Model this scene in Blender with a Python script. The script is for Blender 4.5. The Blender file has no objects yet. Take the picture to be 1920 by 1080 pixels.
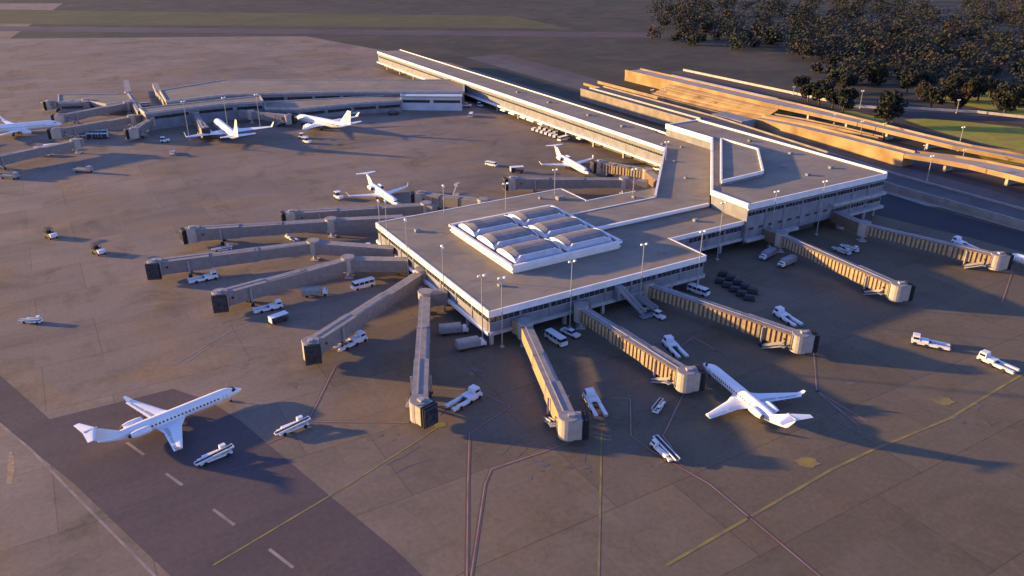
import bpy, math, random
from mathutils import Vector, Matrix

random.seed(7)
rad = math.radians
scene = bpy.context.scene
col = scene.collection

# ------------------------------------------------------------------ camera
CAM_H, FPX, PITCH, ROLL = 100.0, 1478.0, rad(24.75), rad(0.15)
cam_d = bpy.data.cameras.new("camera")
cam_d.sensor_width = 36.0
cam_d.lens = FPX / 1920.0 * 36.0
cam_d.clip_start = 1.0
cam_d.clip_end = 20000.0
cam = bpy.data.objects.new("camera", cam_d)
col.objects.link(cam)
f_ = Vector((0, math.cos(PITCH), -math.sin(PITCH)))
u_ = Vector((0, math.sin(PITCH), math.cos(PITCH)))
x_ = Vector((1, 0, 0))
AX = x_ * math.cos(ROLL) + u_ * math.sin(ROLL)
AU = -x_ * math.sin(ROLL) + u_ * math.cos(ROLL)
m = Matrix((AX, AU, -f_)).transposed().to_4x4()
m.translation = Vector((0, 0, CAM_H))
cam.matrix_world = m
scene.camera = cam

# ------------------------------------------------------------------ sky, sun, exposure
SUN_AZ, SUN_EL = 169.0, 9.0          # azimuth measured from +X towards +Y
world = bpy.data.worlds.new("World")
scene.world = world
world.use_nodes = True
nt = world.node_tree
nt.nodes.clear()
sky = nt.nodes.new("ShaderNodeTexSky")
sky.sky_type = 'NISHITA'
sky.sun_disc = False
sky.sun_elevation = rad(SUN_EL)
sky.sun_rotation = rad(90 - SUN_AZ)
sky.air_density = 1.3
sky.dust_density = 0.6
sky.ozone_density = 2.5
tint = nt.nodes.new("ShaderNodeMix")
tint.data_type = 'RGBA'
tint.blend_type = 'MULTIPLY'
tint.inputs[0].default_value = 1.0
tint.inputs[7].default_value = (0.82, 0.80, 1.40, 1)
bg = nt.nodes.new("ShaderNodeBackground")
bg.inputs["Strength"].default_value = 0.125
wo = nt.nodes.new("ShaderNodeOutputWorld")
nt.links.new(sky.outputs[0], tint.inputs[6])
nt.links.new(tint.outputs[2], bg.inputs["Color"])
nt.links.new(bg.outputs[0], wo.inputs[0])

sd = bpy.data.lights.new("sun", 'SUN')
sd.energy = 5.0
sd.angle = rad(1.0)
sd.color = (1.0, 0.615, 0.19)
sun = bpy.data.objects.new("sun", sd)
col.objects.link(sun)
sdir = Vector((math.cos(rad(SUN_AZ)) * math.cos(rad(SUN_EL)), math.sin(rad(SUN_AZ)) * math.cos(rad(SUN_EL)), math.sin(rad(SUN_EL))))
sun.rotation_euler = sdir.to_track_quat('Z', 'Y').to_euler()

scene.view_settings.view_transform = 'Standard'
scene.view_settings.look = 'None'
scene.view_settings.gamma = 1.0
scene.view_settings.exposure = 1.35

# ------------------------------------------------------------------ measuring helpers
def G(px, py, z=0.0):
    """world point at height z seen at photograph pixel px, py"""
    d = AX * (px - 960) / FPX + AU * (540 - py) / FPX + f_
    t = (z - CAM_H) / d.z
    return Vector((d.x * t, d.y * t, z))

LA = rad(30.75)                       # terminal grid
LU = Vector((math.cos(LA), math.sin(LA), 0))
LV = Vector((-math.sin(LA), math.cos(LA), 0))
B0 = G(918, 583.5, 10.3); B0.z = 0
def W(a, b, z=0.0):
    return B0 + LU * a + LV * b + Vector((0, 0, z))
def az(p, q):
    return math.atan2(q.y - p.y, q.x - p.x)

# ------------------------------------------------------------------ materials
MATS = {}
def mat(name, color, rough=0.7, metal=0.0, var=0.12, scale=0.6, color2=None, bump=0.0, spec=0.4, detail=4, emit=None):
    if name in MATS:
        return MATS[name]
    mm = bpy.data.materials.new(name)
    mm.use_nodes = True
    n, l = mm.node_tree.nodes, mm.node_tree.links
    b = n["Principled BSDF"]
    b.inputs["Roughness"].default_value = rough
    b.inputs["Metallic"].default_value = metal
    b.inputs["Specular IOR Level"].default_value = spec
    tc = n.new("ShaderNodeTexCoord")
    ns = n.new("ShaderNodeTexNoise")
    ns.inputs["Scale"].default_value = scale
    ns.inputs["Detail"].default_value = detail
    l.new(tc.outputs["Object"], ns.inputs["Vector"])
    cr = n.new("ShaderNodeValToRGB")
    c = Vector(color)
    c2 = Vector(color2) if color2 else c * (1 + var)
    c1 = c if color2 else c * (1 - var)
    cr.color_ramp.elements[0].position = 0.35
    cr.color_ramp.elements[1].position = 0.68
    cr.color_ramp.elements[0].color = (*c1, 1)
    cr.color_ramp.elements[1].color = (*c2, 1)
    l.new(ns.outputs["Fac"], cr.inputs[0])
    l.new(cr.outputs[0], b.inputs["Base Color"])
    if bump:
        bp = n.new("ShaderNodeBump")
        bp.inputs["Strength"].default_value = bump
        l.new(ns.outputs["Fac"], bp.inputs["Height"])
        l.new(bp.outputs[0], b.inputs["Normal"])
    MATS[name] = mm
    return mm

def mixrgb(n, l, a, bcol, fac, mode='MIX'):
    x = n.new("ShaderNodeMix")
    x.data_type = 'RGBA'
    x.blend_type = mode
    for s, v in ((6, a), (7, bcol)):
        if isinstance(v, tuple):
            x.inputs[s].default_value = v
        else:
            l.new(v, x.inputs[s])
    if isinstance(fac, float):
        x.inputs[0].default_value = fac
    else:
        l.new(fac, x.inputs[0])
    return x.outputs[2]

def noise(n, l, vec, scale, detail=5, rough=0.55, dist=0.0):
    x = n.new("ShaderNodeTexNoise")
    x.inputs["Scale"].default_value = scale
    x.inputs["Detail"].default_value = detail
    x.inputs["Roughness"].default_value = rough
    x.inputs["Distortion"].default_value = dist
    l.new(vec, x.inputs["Vector"])
    return x.outputs["Fac"]

def ramp(n, l, fac, p0, p1, v0=0.0, v1=1.0):
    x = n.new("ShaderNodeMapRange")
    x.inputs[1].default_value = p0
    x.inputs[2].default_value = p1
    x.inputs[3].default_value = v0
    x.inputs[4].default_value = v1
    l.new(fac, x.inputs[0])
    return x.outputs[0]

def paved(name, c_a, c_b, c_dark, c_warm, rough=0.85, slab=0.0, stain=0.55, rot=LA, sc=1.0, worn=None):
    mm = bpy.data.materials.new(name)
    mm.use_nodes = True
    n, l = mm.node_tree.nodes, mm.node_tree.links
    b = n["Principled BSDF"]
    b.inputs["Specular IOR Level"].default_value = 0.12
    tc = n.new("ShaderNodeTexCoord")
    mp = n.new("ShaderNodeMapping")
    mp.inputs["Rotation"].default_value = (0, 0, -rot)
    l.new(tc.outputs["Object"], mp.inputs[0])
    v = mp.outputs[0]
    big = ramp(n, l, noise(n, l, v, 0.012 * sc, 4, 0.5, 0.6), 0.38, 0.62)
    c = mixrgb(n, l, (*c_a, 1), (*c_b, 1), big)
    warm = ramp(n, l, noise(n, l, v, 0.022 * sc, 4, 0.62, 1.4), 0.50, 0.70, 0, 0.9)
    c = mixrgb(n, l, c, (*c_warm, 1), warm)
    mp2 = n.new("ShaderNodeMapping")
    mp2.inputs["Scale"].default_value = (0.25, 1.0, 1.0)
    l.new(v, mp2.inputs[0])
    st = ramp(n, l, noise(n, l, mp2.outputs[0], 0.07 * sc, 8, 0.7, 0.5), 0.50, 0.70, 0, stain)
    c = mixrgb(n, l, c, (*c_dark, 1), st)
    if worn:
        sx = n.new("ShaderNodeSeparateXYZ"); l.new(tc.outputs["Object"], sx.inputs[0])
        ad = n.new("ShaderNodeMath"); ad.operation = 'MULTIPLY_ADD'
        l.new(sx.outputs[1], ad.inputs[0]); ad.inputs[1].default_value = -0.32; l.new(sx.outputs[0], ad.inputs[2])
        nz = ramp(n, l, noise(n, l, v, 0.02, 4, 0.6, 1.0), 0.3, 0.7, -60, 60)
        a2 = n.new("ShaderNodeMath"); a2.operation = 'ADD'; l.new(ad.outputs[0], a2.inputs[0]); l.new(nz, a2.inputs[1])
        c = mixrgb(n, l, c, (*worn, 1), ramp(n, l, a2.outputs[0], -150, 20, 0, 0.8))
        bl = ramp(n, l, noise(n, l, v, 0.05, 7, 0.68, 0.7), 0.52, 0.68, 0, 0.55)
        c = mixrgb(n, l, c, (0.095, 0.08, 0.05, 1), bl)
    fine = ramp(n, l, noise(n, l, v, 0.9 * sc, 5, 0.7), 0.3, 0.7, 0.86, 1.12)
    x = n.new("ShaderNodeVectorMath")
    x.operation = 'SCALE'
    l.new(c, x.inputs[0])
    l.new(fine, x.inputs["Scale"])
    c = x.outputs[0]
    if slab:
        br = n.new("ShaderNodeTexBrick")
        br.offset = 0.0
        br.inputs["Scale"].default_value = 1.0
        br.inputs["Brick Width"].default_value = slab
        br.inputs["Row Height"].default_value = slab
        br.inputs["Mortar Size"].default_value = 0.09
        br.inputs["Color1"].default_value = (1, 1, 1, 1)
        br.inputs["Color2"].default_value = (0.90, 0.90, 0.91, 1)
        br.inputs["Mortar"].default_value = (0.90, 0.89, 0.88, 1)
        l.new(v, br.inputs["Vector"])
        c = mixrgb(n, l, c, br.outputs["Color"], 1.0, 'MULTIPLY')
        if worn:
            b2 = n.new("ShaderNodeTexBrick")
            b2.offset = 0.3
            b2.inputs["Scale"].default_value = 1.0
            b2.inputs["Brick Width"].default_value = 45.6
            b2.inputs["Row Height"].default_value = 22.8
            b2.inputs["Mortar Size"].default_value = 0.12
            b2.inputs["Color1"].default_value = (1.05, 1.04, 1.04, 1)
            b2.inputs["Color2"].default_value = (0.86, 0.86, 0.88, 1)
            b2.inputs["Mortar"].default_value = (0.72, 0.7, 0.68, 1)
            l.new(v, b2.inputs["Vector"])
            c = mixrgb(n, l, c, b2.outputs["Color"], 1.0, 'MULTIPLY')
    l.new(c, b.inputs["Base Color"])
    r = ramp(n, l, noise(n, l, v, 0.05 * sc, 4), 0.3, 0.7, rough - 0.15, rough)
    l.new(r, b.inputs["Roughness"])
    MATS[name] = mm
    return mm

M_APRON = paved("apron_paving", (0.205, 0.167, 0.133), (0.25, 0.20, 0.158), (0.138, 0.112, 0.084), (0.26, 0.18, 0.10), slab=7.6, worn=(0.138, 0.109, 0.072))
M_LANE = paved("lane_asphalt", (0.085, 0.068, 0.072), (0.115, 0.09, 0.088), (0.06, 0.052, 0.055), (0.11, 0.085, 0.07), stain=0.5)
M_ROAD = paved("road_asphalt", (0.09, 0.085, 0.09), (0.12, 0.11, 0.11), (0.06, 0.055, 0.06), (0.13, 0.11, 0.09), stain=0.5, sc=3)
M_ROADC = paved("road_concrete", (0.30, 0.28, 0.26), (0.38, 0.34, 0.30), (0.16, 0.14, 0.13), (0.40, 0.32, 0.24), stain=0.6, sc=3)
M_ROOF = paved("roof_membrane", (0.225, 0.20, 0.165), (0.29, 0.25, 0.195), (0.165, 0.148, 0.125), (0.315, 0.235, 0.15), stain=0.6, sc=4, slab=5.0)
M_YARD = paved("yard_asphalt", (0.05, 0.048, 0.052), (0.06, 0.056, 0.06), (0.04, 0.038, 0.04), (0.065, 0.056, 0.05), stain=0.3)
M_INF = paved("infield_turf", (0.085, 0.085, 0.035), (0.11, 0.10, 0.04), (0.06, 0.055, 0.03), (0.13, 0.10, 0.045), stain=0.6, sc=1)
M_LAND = paved("land_soil", (0.055, 0.05, 0.035), (0.075, 0.065, 0.045), (0.035, 0.03, 0.025), (0.10, 0.08, 0.045), stain=0.7, sc=1.2)
M_GRASS = paved("grass_turf", (0.24, 0.24, 0.03), (0.32, 0.28, 0.04), (0.10, 0.10, 0.03), (0.26, 0.16, 0.05), stain=0.4, sc=3)
M_FASCIA = mat("white_fascia_panel", (0.80, 0.78, 0.76), 0.5, scale=0.35, var=0.08)
M_WALL = mat("precast_wall_panel", (0.21, 0.215, 0.24), 0.8, scale=0.3, var=0.15)
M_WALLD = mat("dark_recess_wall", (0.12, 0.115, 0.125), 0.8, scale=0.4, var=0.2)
M_CONC = mat("concrete_beam", (0.40, 0.385, 0.38), 0.85, scale=0.5, var=0.15)
M_OCHRE = mat("retaining_concrete_sunlit", (0.25, 0.165, 0.075), 0.9, scale=0.10, color2=(0.45, 0.30, 0.14), detail=8)  # warm sunlight put into the colour of greyish concrete
M_GLASS = mat("window_glass", (0.035, 0.04, 0.05), 0.12, scale=0.8, var=0.5, spec=0.6)
M_VAULT = mat("vault_roof_sheet", (0.235, 0.22, 0.215), 0.9, spec=0.1, scale=0.5, var=0.14)
M_STRIP = mat("vault_sky_sheen_strip", (0.50, 0.50, 0.54), 0.4, scale=0.5, var=0.1)
M_BR = mat("bridge_side_sunlit", (0.36, 0.265, 0.155), 0.6, scale=0.7, var=0.15)  # tan copy, low sun put into the side colour
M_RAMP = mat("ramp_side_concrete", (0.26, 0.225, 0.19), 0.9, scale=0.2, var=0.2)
M_BRD = mat("bridge_side_rib_shade", (0.16, 0.11, 0.07), 0.7, scale=0.7, var=0.12)  # darker brown paints the shade between sunlit ribs
M_BRG = mat("bridge_side_shaded", (0.215, 0.195, 0.185), 0.65, scale=0.7, var=0.12)  # grey copy for bridges in shade, the shade put into the colour
M_BRTOP = mat("bridge_roof_sheet", (0.235, 0.215, 0.215), 0.75, scale=0.5, var=0.16)
M_BRLIT = mat("bridge_rotunda_paint", (0.40, 0.355, 0.31), 0.6, scale=0.8, var=0.1)
M_BLACK = mat("black_rubber", (0.02, 0.02, 0.025), 0.8, scale=2, var=0.3)
M_DARK = mat("dark_machinery", (0.05, 0.045, 0.05), 0.7, scale=1.5, var=0.3)
M_WHITE = mat("white_vehicle_paint", (0.74, 0.74, 0.74), 0.35, scale=0.9, var=0.08)
M_PLANE = mat("aircraft_white_paint", (0.80, 0.80, 0.80), 0.3, scale=0.4, var=0.04)
M_PLANEG = mat("aircraft_grey_metal", (0.45, 0.46, 0.48), 0.35, scale=0.8, var=0.1, metal=0.2)
M_GREY = mat("grey_vehicle_paint", (0.27, 0.27, 0.28), 0.6, scale=0.9, var=0.12)
M_STEEL = mat("galvanised_steel", (0.34, 0.34, 0.35), 0.5, scale=1.2, var=0.1, metal=0.1)
M_LAMP = mat("lamp_housing", (0.8, 0.8, 0.8), 0.4, scale=2, var=0.05)
M_RED = mat("faded_red_marking", (0.16, 0.055, 0.045), 0.9, scale=0.35, color2=(0.12, 0.08, 0.065))
M_PALE = mat("faded_pale_marking", (0.30, 0.25, 0.22), 0.9, scale=0.25, color2=(0.18, 0.15, 0.13))
M_YEL = mat("faded_yellow_marking", (0.27, 0.21, 0.05), 0.9, scale=0.22, color2=(0.14, 0.112, 0.07))
M_TANMARK = mat("faded_tan_marking", (0.24, 0.16, 0.10), 0.9, scale=0.9, color2=(0.36, 0.27, 0.18))
M_OIL = mat("tyre_rubber_stain", (0.12, 0.105, 0.10), 0.8, scale=0.4, var=0.2)
M_BARK = mat("tree_bark", (0.07, 0.05, 0.035), 0.9, scale=2, var=0.3)
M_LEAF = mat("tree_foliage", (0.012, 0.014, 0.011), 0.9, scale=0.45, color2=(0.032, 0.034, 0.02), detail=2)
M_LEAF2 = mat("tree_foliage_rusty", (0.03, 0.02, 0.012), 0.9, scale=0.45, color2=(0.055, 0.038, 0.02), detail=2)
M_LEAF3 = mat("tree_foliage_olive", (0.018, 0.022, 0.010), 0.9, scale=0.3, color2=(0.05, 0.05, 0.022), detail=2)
M_SKY_PANEL = mat("pale_blue_cladding", (0.50, 0.53, 0.58), 0.5, scale=0.2, var=0.1)

# ------------------------------------------------------------------ mesh builder
class MB:
    def __init__(self):
        self.v, self.f, self.m, self.mats = [], [], [], []
        self.smooth = False
    def mi(self, mt):
        if mt not in self.mats:
            self.mats.append(mt)
        return self.mats.index(mt)
    def add(self, vs, fs, mt):
        o = len(self.v)
        self.v += [tuple(p) for p in vs]
        k = self.mi(mt)
        for f in fs:
            self.f.append([i + o for i in f])
            self.m.append(k)
        return self
    def prism(self, poly, z0, z1, mt, top=None):
        """vertical prism over a polygon of 2D/3D points (counter-clockwise)"""
        n = len(poly)
        ar = sum(poly[i][0] * poly[(i + 1) % n][1] - poly[(i + 1) % n][0] * poly[i][1] for i in range(n))
        if ar < 0:
            poly = list(reversed(poly))
        vs = [(p[0], p[1], z0) for p in poly] + [(p[0], p[1], z1) for p in poly]
        self.add(vs, [[i, (i + 1) % n, n + (i + 1) % n, n + i] for i in range(n)] + [list(reversed(range(n)))], mt)
        self.add(vs[n:], [list(range(n))], top or mt)
        return self
    def box(self, c, s, mt, rz=0.0, top=None, taper=1.0):
        cx, cy, cz = c
        hx, hy, hz = s[0] / 2, s[1] / 2, s[2] / 2
        ca, sa = math.cos(rz), math.sin(rz)
        vs = []
        for z, t in ((-hz, 1.0), (hz, taper)):
            for x, y in ((-hx * t, -hy * t), (hx * t, -hy * t), (hx * t, hy * t), (-hx * t, hy * t)):
                vs.append((cx + x * ca - y * sa, cy + x * sa + y * ca, cz + z))
        self.add(vs, [[0, 1, 5, 4], [1, 2, 6, 5], [2, 3, 7, 6], [3, 0, 4, 7], [3, 2, 1, 0]], mt)
        self.add(vs[4:], [[0, 1, 2, 3]], top or mt)
        return self
    def bar(self, p, q, w, h, mt, top=None):
        """box beam from p to q (centre line), width w, height h"""
        p, q = Vector(p), Vector(q)
        d = (q - p).normalized()
        s = d.cross(Vector((0, 0, 1)))
        if s.length < 1e-4:
            s = Vector((1, 0, 0))
        s.normalize()
        up = s.cross(d).normalized()
        vs = []
        for e in (p, q):
            for a, b in ((-1, -1), (1, -1), (1, 1), (-1, 1)):
                vs.append(e + s * (a * w / 2) + up * (b * h / 2))
        self.add(vs, [[0, 1, 2, 3], [7, 6, 5, 4], [0, 4, 5, 1], [1, 5, 6, 2], [3, 7, 4, 0]], mt)
        self.add([vs[2], vs[3], vs[7], vs[6]], [[3, 2, 1, 0]], top or mt)
        return self
    def tube(self, p, q, r0, r1, mt, n=10, caps=True):
        p, q = Vector(p), Vector(q)
        d = (q - p).normalized()
        a = d.orthogonal().normalized()
        b = d.cross(a)
        vs = []
        for e, r in ((p, r0), (q, r1)):
            for i in range(n):
                t = 2 * math.pi * i / n
                vs.append(e + a * (r * math.cos(t)) + b * (r * math.sin(t)))
        fs = [[i, (i + 1) % n, n + (i + 1) % n, n + i] for i in range(n)]
        if caps:
            fs += [list(reversed(range(n))), list(range(n, 2 * n))]
        return self.add(vs, fs, mt)
    def loft(self, rings, mt, caps=True):
        n = len(rings[0])
        vs = [p for r in rings for p in r]
        fs = []
        for k in range(len(rings) - 1):
            for i in range(n):
                j = (i + 1) % n
                fs.append([k * n + i, k * n + j, (k + 1) * n + j, (k + 1) * n + i])
        if caps:
            fs += [list(reversed(range(n))), [(len(rings) - 1) * n + i for i in range(n)]]
        return self.add(vs, fs, mt)
    def build(self, name, parent=None, smooth=False, loc=None, rz=0.0):
        me = bpy.data.meshes.new(name)
        me.from_pydata(self.v, [], self.f)
        for mt in self.mats:
            me.materials.append(mt)
        me.polygons.foreach_set("material_index", self.m)
        if smooth:
            me.polygons.foreach_set("use_smooth", [True] * len(me.polygons))
        me.update()
        import bmesh
        bm = bmesh.new()
        bm.from_mesh(me)
        if smooth:
            bmesh.ops.remove_doubles(bm, verts=bm.verts, dist=0.0005)
        bmesh.ops.recalc_face_normals(bm, faces=bm.faces)
        bm.to_mesh(me)
        bm.free()
        if smooth:
            try:
                me.set_sharp_from_angle(angle=rad(42))
            except Exception:
                pass
        o = bpy.data.objects.new(name, me)
        col.objects.link(o)
        if parent:
            o.parent = parent
        if loc is not None:
            o.location = loc
            o.rotation_euler.z = rz
        return o

def tag(o, label=None, cat=None, group=None, kind=None):
    if label: o["label"] = label
    if cat: o["category"] = cat
    if group: o["group"] = group
    if kind: o["kind"] = kind
    return o
def thing(name, label, cat, group=None, loc=(0, 0, 0), rz=0.0):
    o = bpy.data.objects.new(name, None)
    o.empty_display_size = 1.0
    col.objects.link(o)
    o.location = loc
    o.rotation_euler.z = rz
    return tag(o, label, cat, group)
def copy_tree(o, parent=None):
    c = o.copy()
    col.objects.link(c)
    c.parent = parent
    for ch in [k for k in bpy.data.objects if k.parent == o]:
        copy_tree(ch, c)
    return c
PROTO = {}
def place(kind, maker, p, rz, label, cat, group=None, s=1.0):
    """first call builds the thing, later ones copy it and its parts"""
    if kind not in PROTO:
        PROTO[kind] = maker()
        o = PROTO[kind]
    else:
        o = copy_tree(PROTO[kind])
        if "group" in o:
            del o["group"]
    o.location = p
    o.rotation_euler.z = rz
    o.scale = (s, s, s)
    tag(o, label, cat, group)
    return o

def struct(o, label=None, cat=None, kind='structure'):
    o["kind"] = kind
    if label: o["label"] = label
    if cat: o["category"] = cat
    return o

# ------------------------------------------------------------------ ground
mb = MB(); mb.add([(-9000, -600, 0), (9000, -600, 0), (9000, 12000, 0), (-9000, 12000, 0)], [[0, 1, 2, 3]], M_LAND)
struct(mb.build("ground"), "dark rough ground reaching away beyond the airport", "ground")

def sheet(name, pts, z, mt, label, cat, kind='structure'):
    mb = MB()
    vs = [(p[0], p[1], z) for p in pts]
    mb.add(vs, [list(range(len(vs)))], mt)
    o = mb.build(name)
    if o.data.polygons[0].normal.z < 0:
        o.data.flip_normals()
    return struct(o, label, cat, kind)

ap = [W(206, -400), W(206, 60), W(200, 150), W(200, 420), W(150, 640), W(-100, 760), (-620, 1150), (-1500, 1150), (-1500, -300), (700, -300)]
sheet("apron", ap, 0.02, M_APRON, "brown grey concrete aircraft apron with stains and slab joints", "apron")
# darker asphalt taxi lane under the near left jet
lane = [G(-40, 672), G(93, 785), G(168, 768), G(328, 728), G(392, 752), G(450, 790), G(592, 908), G(760, 1060), G(830, 1120), G(-1500, 1120), G(-1500, 300 + 300)]
lane = [G(-300, 520), G(0, 704), G(93, 786), G(325, 729), G(392, 752), G(452, 790), G(592, 908), G(740, 1030), G(960, 1240), G(-1200, 1240)]
sheet("taxi_lane", lane, 0.03, M_LANE, "darker asphalt taxi lane under the near left jet", "taxi lane")
lane2 = [G(-300, 640), G(-20, 780), G(140, 908), G(330, 1090), G(500, 1240), G(-1200, 1240)]
sheet("taxi_lane_edge", lane2, 0.04, M_APRON, "paler paving beyond the pale line at bottom left", "apron")

def ribbon(mb, pts, w, z, mt):
    """flat painted line through points with mitred joints"""
    pts = [Vector((p[0], p[1], 0)) for p in pts]
    L, R = [], []
    for i, p in enumerate(pts):
        d = Vector((0, 0, 0))
        if i > 0: d += (p - pts[i - 1]).normalized()
        if i < len(pts) - 1: d += (pts[i + 1] - p).normalized()
        d.normalize()
        n = Vector((-d.y, d.x, 0))
        k = 1.0
        if 0 < i < len(pts) - 1:
            c = abs(n.dot(Vector((-(pts[i + 1] - p).normalized().y, (pts[i + 1] - p).normalized().x, 0))))
            k = 1 / max(c, 0.5)
        L.append(p + n * w / 2 * k); R.append(p - n * w / 2 * k)
    vs = [(q.x, q.y, z) for q in L] + [(q.x, q.y, z) for q in R]
    n = len(pts)
    mb.add(vs, [[n + i, n + i + 1, i + 1, i] for i in range(n - 1)], mt)

zl = 0.05
red_lines = [
    [(655, 683), (628, 688), (580, 785)], [(585, 791), (768, 792)], [(500, 832), (545, 812)],
    [(803, 727), (872, 731)], [(905, 738), (957, 762), (880, 813), (877, 908), (875, 1100)],
    [(823, 778), (850, 752)],
    [(1072, 829), (921, 880), (909, 908), (880, 1100)],
    [(1138, 745), (1182, 748), (1183, 817), (1222, 846), (1330, 908), (1560, 1100)],
    [(1283, 735), (1243, 818), (1262, 842)],
    [(1525, 655), (1531, 733), (1612, 800)], [(1531, 733), (1628, 792)],
    [(1897, 512), (1878, 568)], [(1275, 650), (1300, 632), (1340, 655)],
]
mr, mp_ = MB(), MB()
for ln in red_lines:
    P = [G(*p) for p in ln]
    ribbon(mr, P, 0.85, zl, M_RED)
    ribbon(mp_, P, 0.24, zl + 0.01, M_PALE)
struct(mr.build("red_apron_lines"), "faded red equipment lines around the stands", "apron marking")
struct(mp_.build("pale_apron_lines"), "pale centre stripes inside the red equipment lines", "apron marking")
my = MB()
for ln, w in (([(822, 800), (790, 822), (660, 905), (400, 1060)], 0.4), ([(1128, 805), (1126, 908), (1122, 1100)], 0.4),
              ([(1990, 665), (1900, 712), (1780, 785), (1690, 822), (1640, 842), (1560, 880), (1500, 915), (1250, 1060)], 0.65)):
    ribbon(my, [G(*p) for p in ln], w, zl, M_YEL)
for cx, cy, r in ((1768, 752, 1.9), (1514, 867, 1.8), (825, 797, 1.1), (590, 682, 1.0), (436, 588, 0.9), (275, 758, 0.01)):
    c = G(cx, cy)
    my.add([(c.x + r * (1.6 if k % 2 else 1.1) * math.cos(k * math.pi / 6 + 2.3), c.y + r * (1.0 if k % 3 else 0.8) * math.sin(k * math.pi / 6 + 2.3), zl + 0.01) for k in range(12)], [list(range(12))], M_YEL)
struct(my.build("yellow_apron_lines"), "faded yellow lead in lines and spots on the apron", "apron marking")
mw = MB()
for ln, w in (([(-20, 780), (0, 795), (60, 845), (120, 908), (300, 1090)], 0.5), ([(238, 830), (270, 853)], 0.6), ([(311, 888), (342, 910)], 0.6), ([(400, 955), (440, 985)], 0.6), ([(505, 1030), (550, 1065)], 0.6),
              ([(480, 603), (425, 625), (330, 682), (300, 685)], 0.3), ([(520, 650), (400, 645), (350, 680)], 0.22)):
    ribbon(mw, [G(*p) for p in ln], w, zl, M_PALE)
c_ = [G(*q) for q in ((20, 842), (26, 858), (28, 875), (26, 890), (22, 908), (12, 908), (14, 890), (14, 872), (16, 856))]
mw.add([(c.x, c.y, zl) for c in c_], [list(range(9))], M_TANMARK)
struct(mw.build("pale_taxi_lines"), "pale dashes and edge line on the taxi lane", "apron marking")

# ------------------------------------------------------------------ terminal buildings
def PW(pl):
    return [W(a, b) for a, b in pl]

def facade(th, p, q, z0, z1, bay=9.0, fascia=1.6, rows=None, glass_h=1.7, ledge=True, skip=(), out=None, wallm=None, mull=1.5):
    """cladding on one wall from p to q (a,b grid points, outside on the right hand)"""
    P, Q = W(*p), W(*q)
    d = (Q - P); L = d.length; d.normalize()
    nrm = Vector((d.y, -d.x, 0))
    rz = math.atan2(d.y, d.x)
    def slab(name, s0, s1, za, zb, off, th_, mt, par=th):
        c = P + d * ((s0 + s1) / 2) + nrm * (off + th_ / 2)
        return MB().box((c.x, c.y, (za + zb) / 2), (s1 - s0, th_, zb - za), mt, rz).build(name, par)
    slab("fascia", -0.30, L + 0.30, z1 - fascia, z1 + 0.25, 0.02, 0.5, M_FASCIA)
    if ledge:
        slab("ledge", -0.25, L + 0.25, z0 - 0.15, z0 + 0.75, 0.02, 0.8, M_FASCIA if ledge == 2 else M_CONC)
    nb = max(1, round(L / bay)); bw = L / nb
    if rows is None:
        rows = [z1 - fascia - 0.45 - glass_h]
    for i in range(nb):
        if i in skip:
            continue
        s0, s1 = i * bw + 0.35, (i + 1) * bw - 0.35
        for r, zr in enumerate(rows):
            w = slab("window", s0, s1, zr, zr + glass_h, 0.01, 0.06, M_GLASS)
            n = max(2, int((s1 - s0) / mull))
            mm = MB()
            for k in range(n + 1):
                c = P + d * (s0 + (s1 - s0) * k / n) + nrm * 0.09
                mm.box((c.x, c.y, zr + glass_h / 2), (0.12, 0.12, glass_h + 0.1), M_WALL, rz)
            for zz in (zr - 0.05, zr + glass_h + 0.05):
                c = P + d * ((s0 + s1) / 2) + nrm * 0.10
                mm.box((c.x, c.y, zz), (s1 - s0 + 0.12, 0.16, 0.12), M_CONC, rz)
            mm.build("window_frame", w)
        c = P + d * (i * bw) + nrm * 0.11
        if i:
            MB().box((c.x, c.y, (z0 + 0.77 + z1 - fascia - 0.02) / 2), (0.4, 0.22, z1 - fascia - z0 - 0.79), M_WALL, rz).build("wall_rib", th)

# --- pier head
head = thing("pier_building", "square pier head building with flat grey roof ringed by jet bridges", "building")
hp = [(0, 0), (73.6, 0), (73.6, 16.3), (106, 16.3), (106, 59.5), (73, 59.5), (73, 76), (0, 76)]
MB().prism(PW(hp), 3.6, 10.2, M_WALL).build("wall", head)
MB().prism(PW([(-.1, -.1), (73.7, -.1), (73.7, 16.2), (105.9, 16.2), (105.9, 59.4), (73.1, 59.4), (73.1, 76.1), (-.1, 76.1)]), 10.21, 10.34, M_ROOF).build("roof", head)
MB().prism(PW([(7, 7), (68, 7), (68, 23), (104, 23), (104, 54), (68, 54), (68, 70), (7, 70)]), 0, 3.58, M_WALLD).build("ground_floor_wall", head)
facade(head, (0, 0), (73.6, 0), 3.6, 10.2, rows=[6.9], glass_h=1.6)
facade(head, (73.6, 0), (73.6, 16.3), 3.6, 10.2, rows=[6.9])
facade(head, (73.9, 16.3), (106, 16.3), 3.6, 10.2, rows=[6.9], fascia=1.1, skip=(0,))
facade(head, (0, 76), (0, 0), 3.6, 10.2, rows=[6.9], glass_h=1.3, ledge=2)  # sunlit face: ledge painted whiter to carry the sun's brightness
facade(head, (73, 76), (0, 76), 3.6, 10.2, rows=[6.9], fascia=1.0)
facade(head, (73, 59.5), (73, 76), 3.6, 10.2, rows=[6.9], fascia=1.0)
facade(head, (95, 59.5), (73, 59.5), 3.6, 10.2, rows=[6.9], fascia=1.0)
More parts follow.
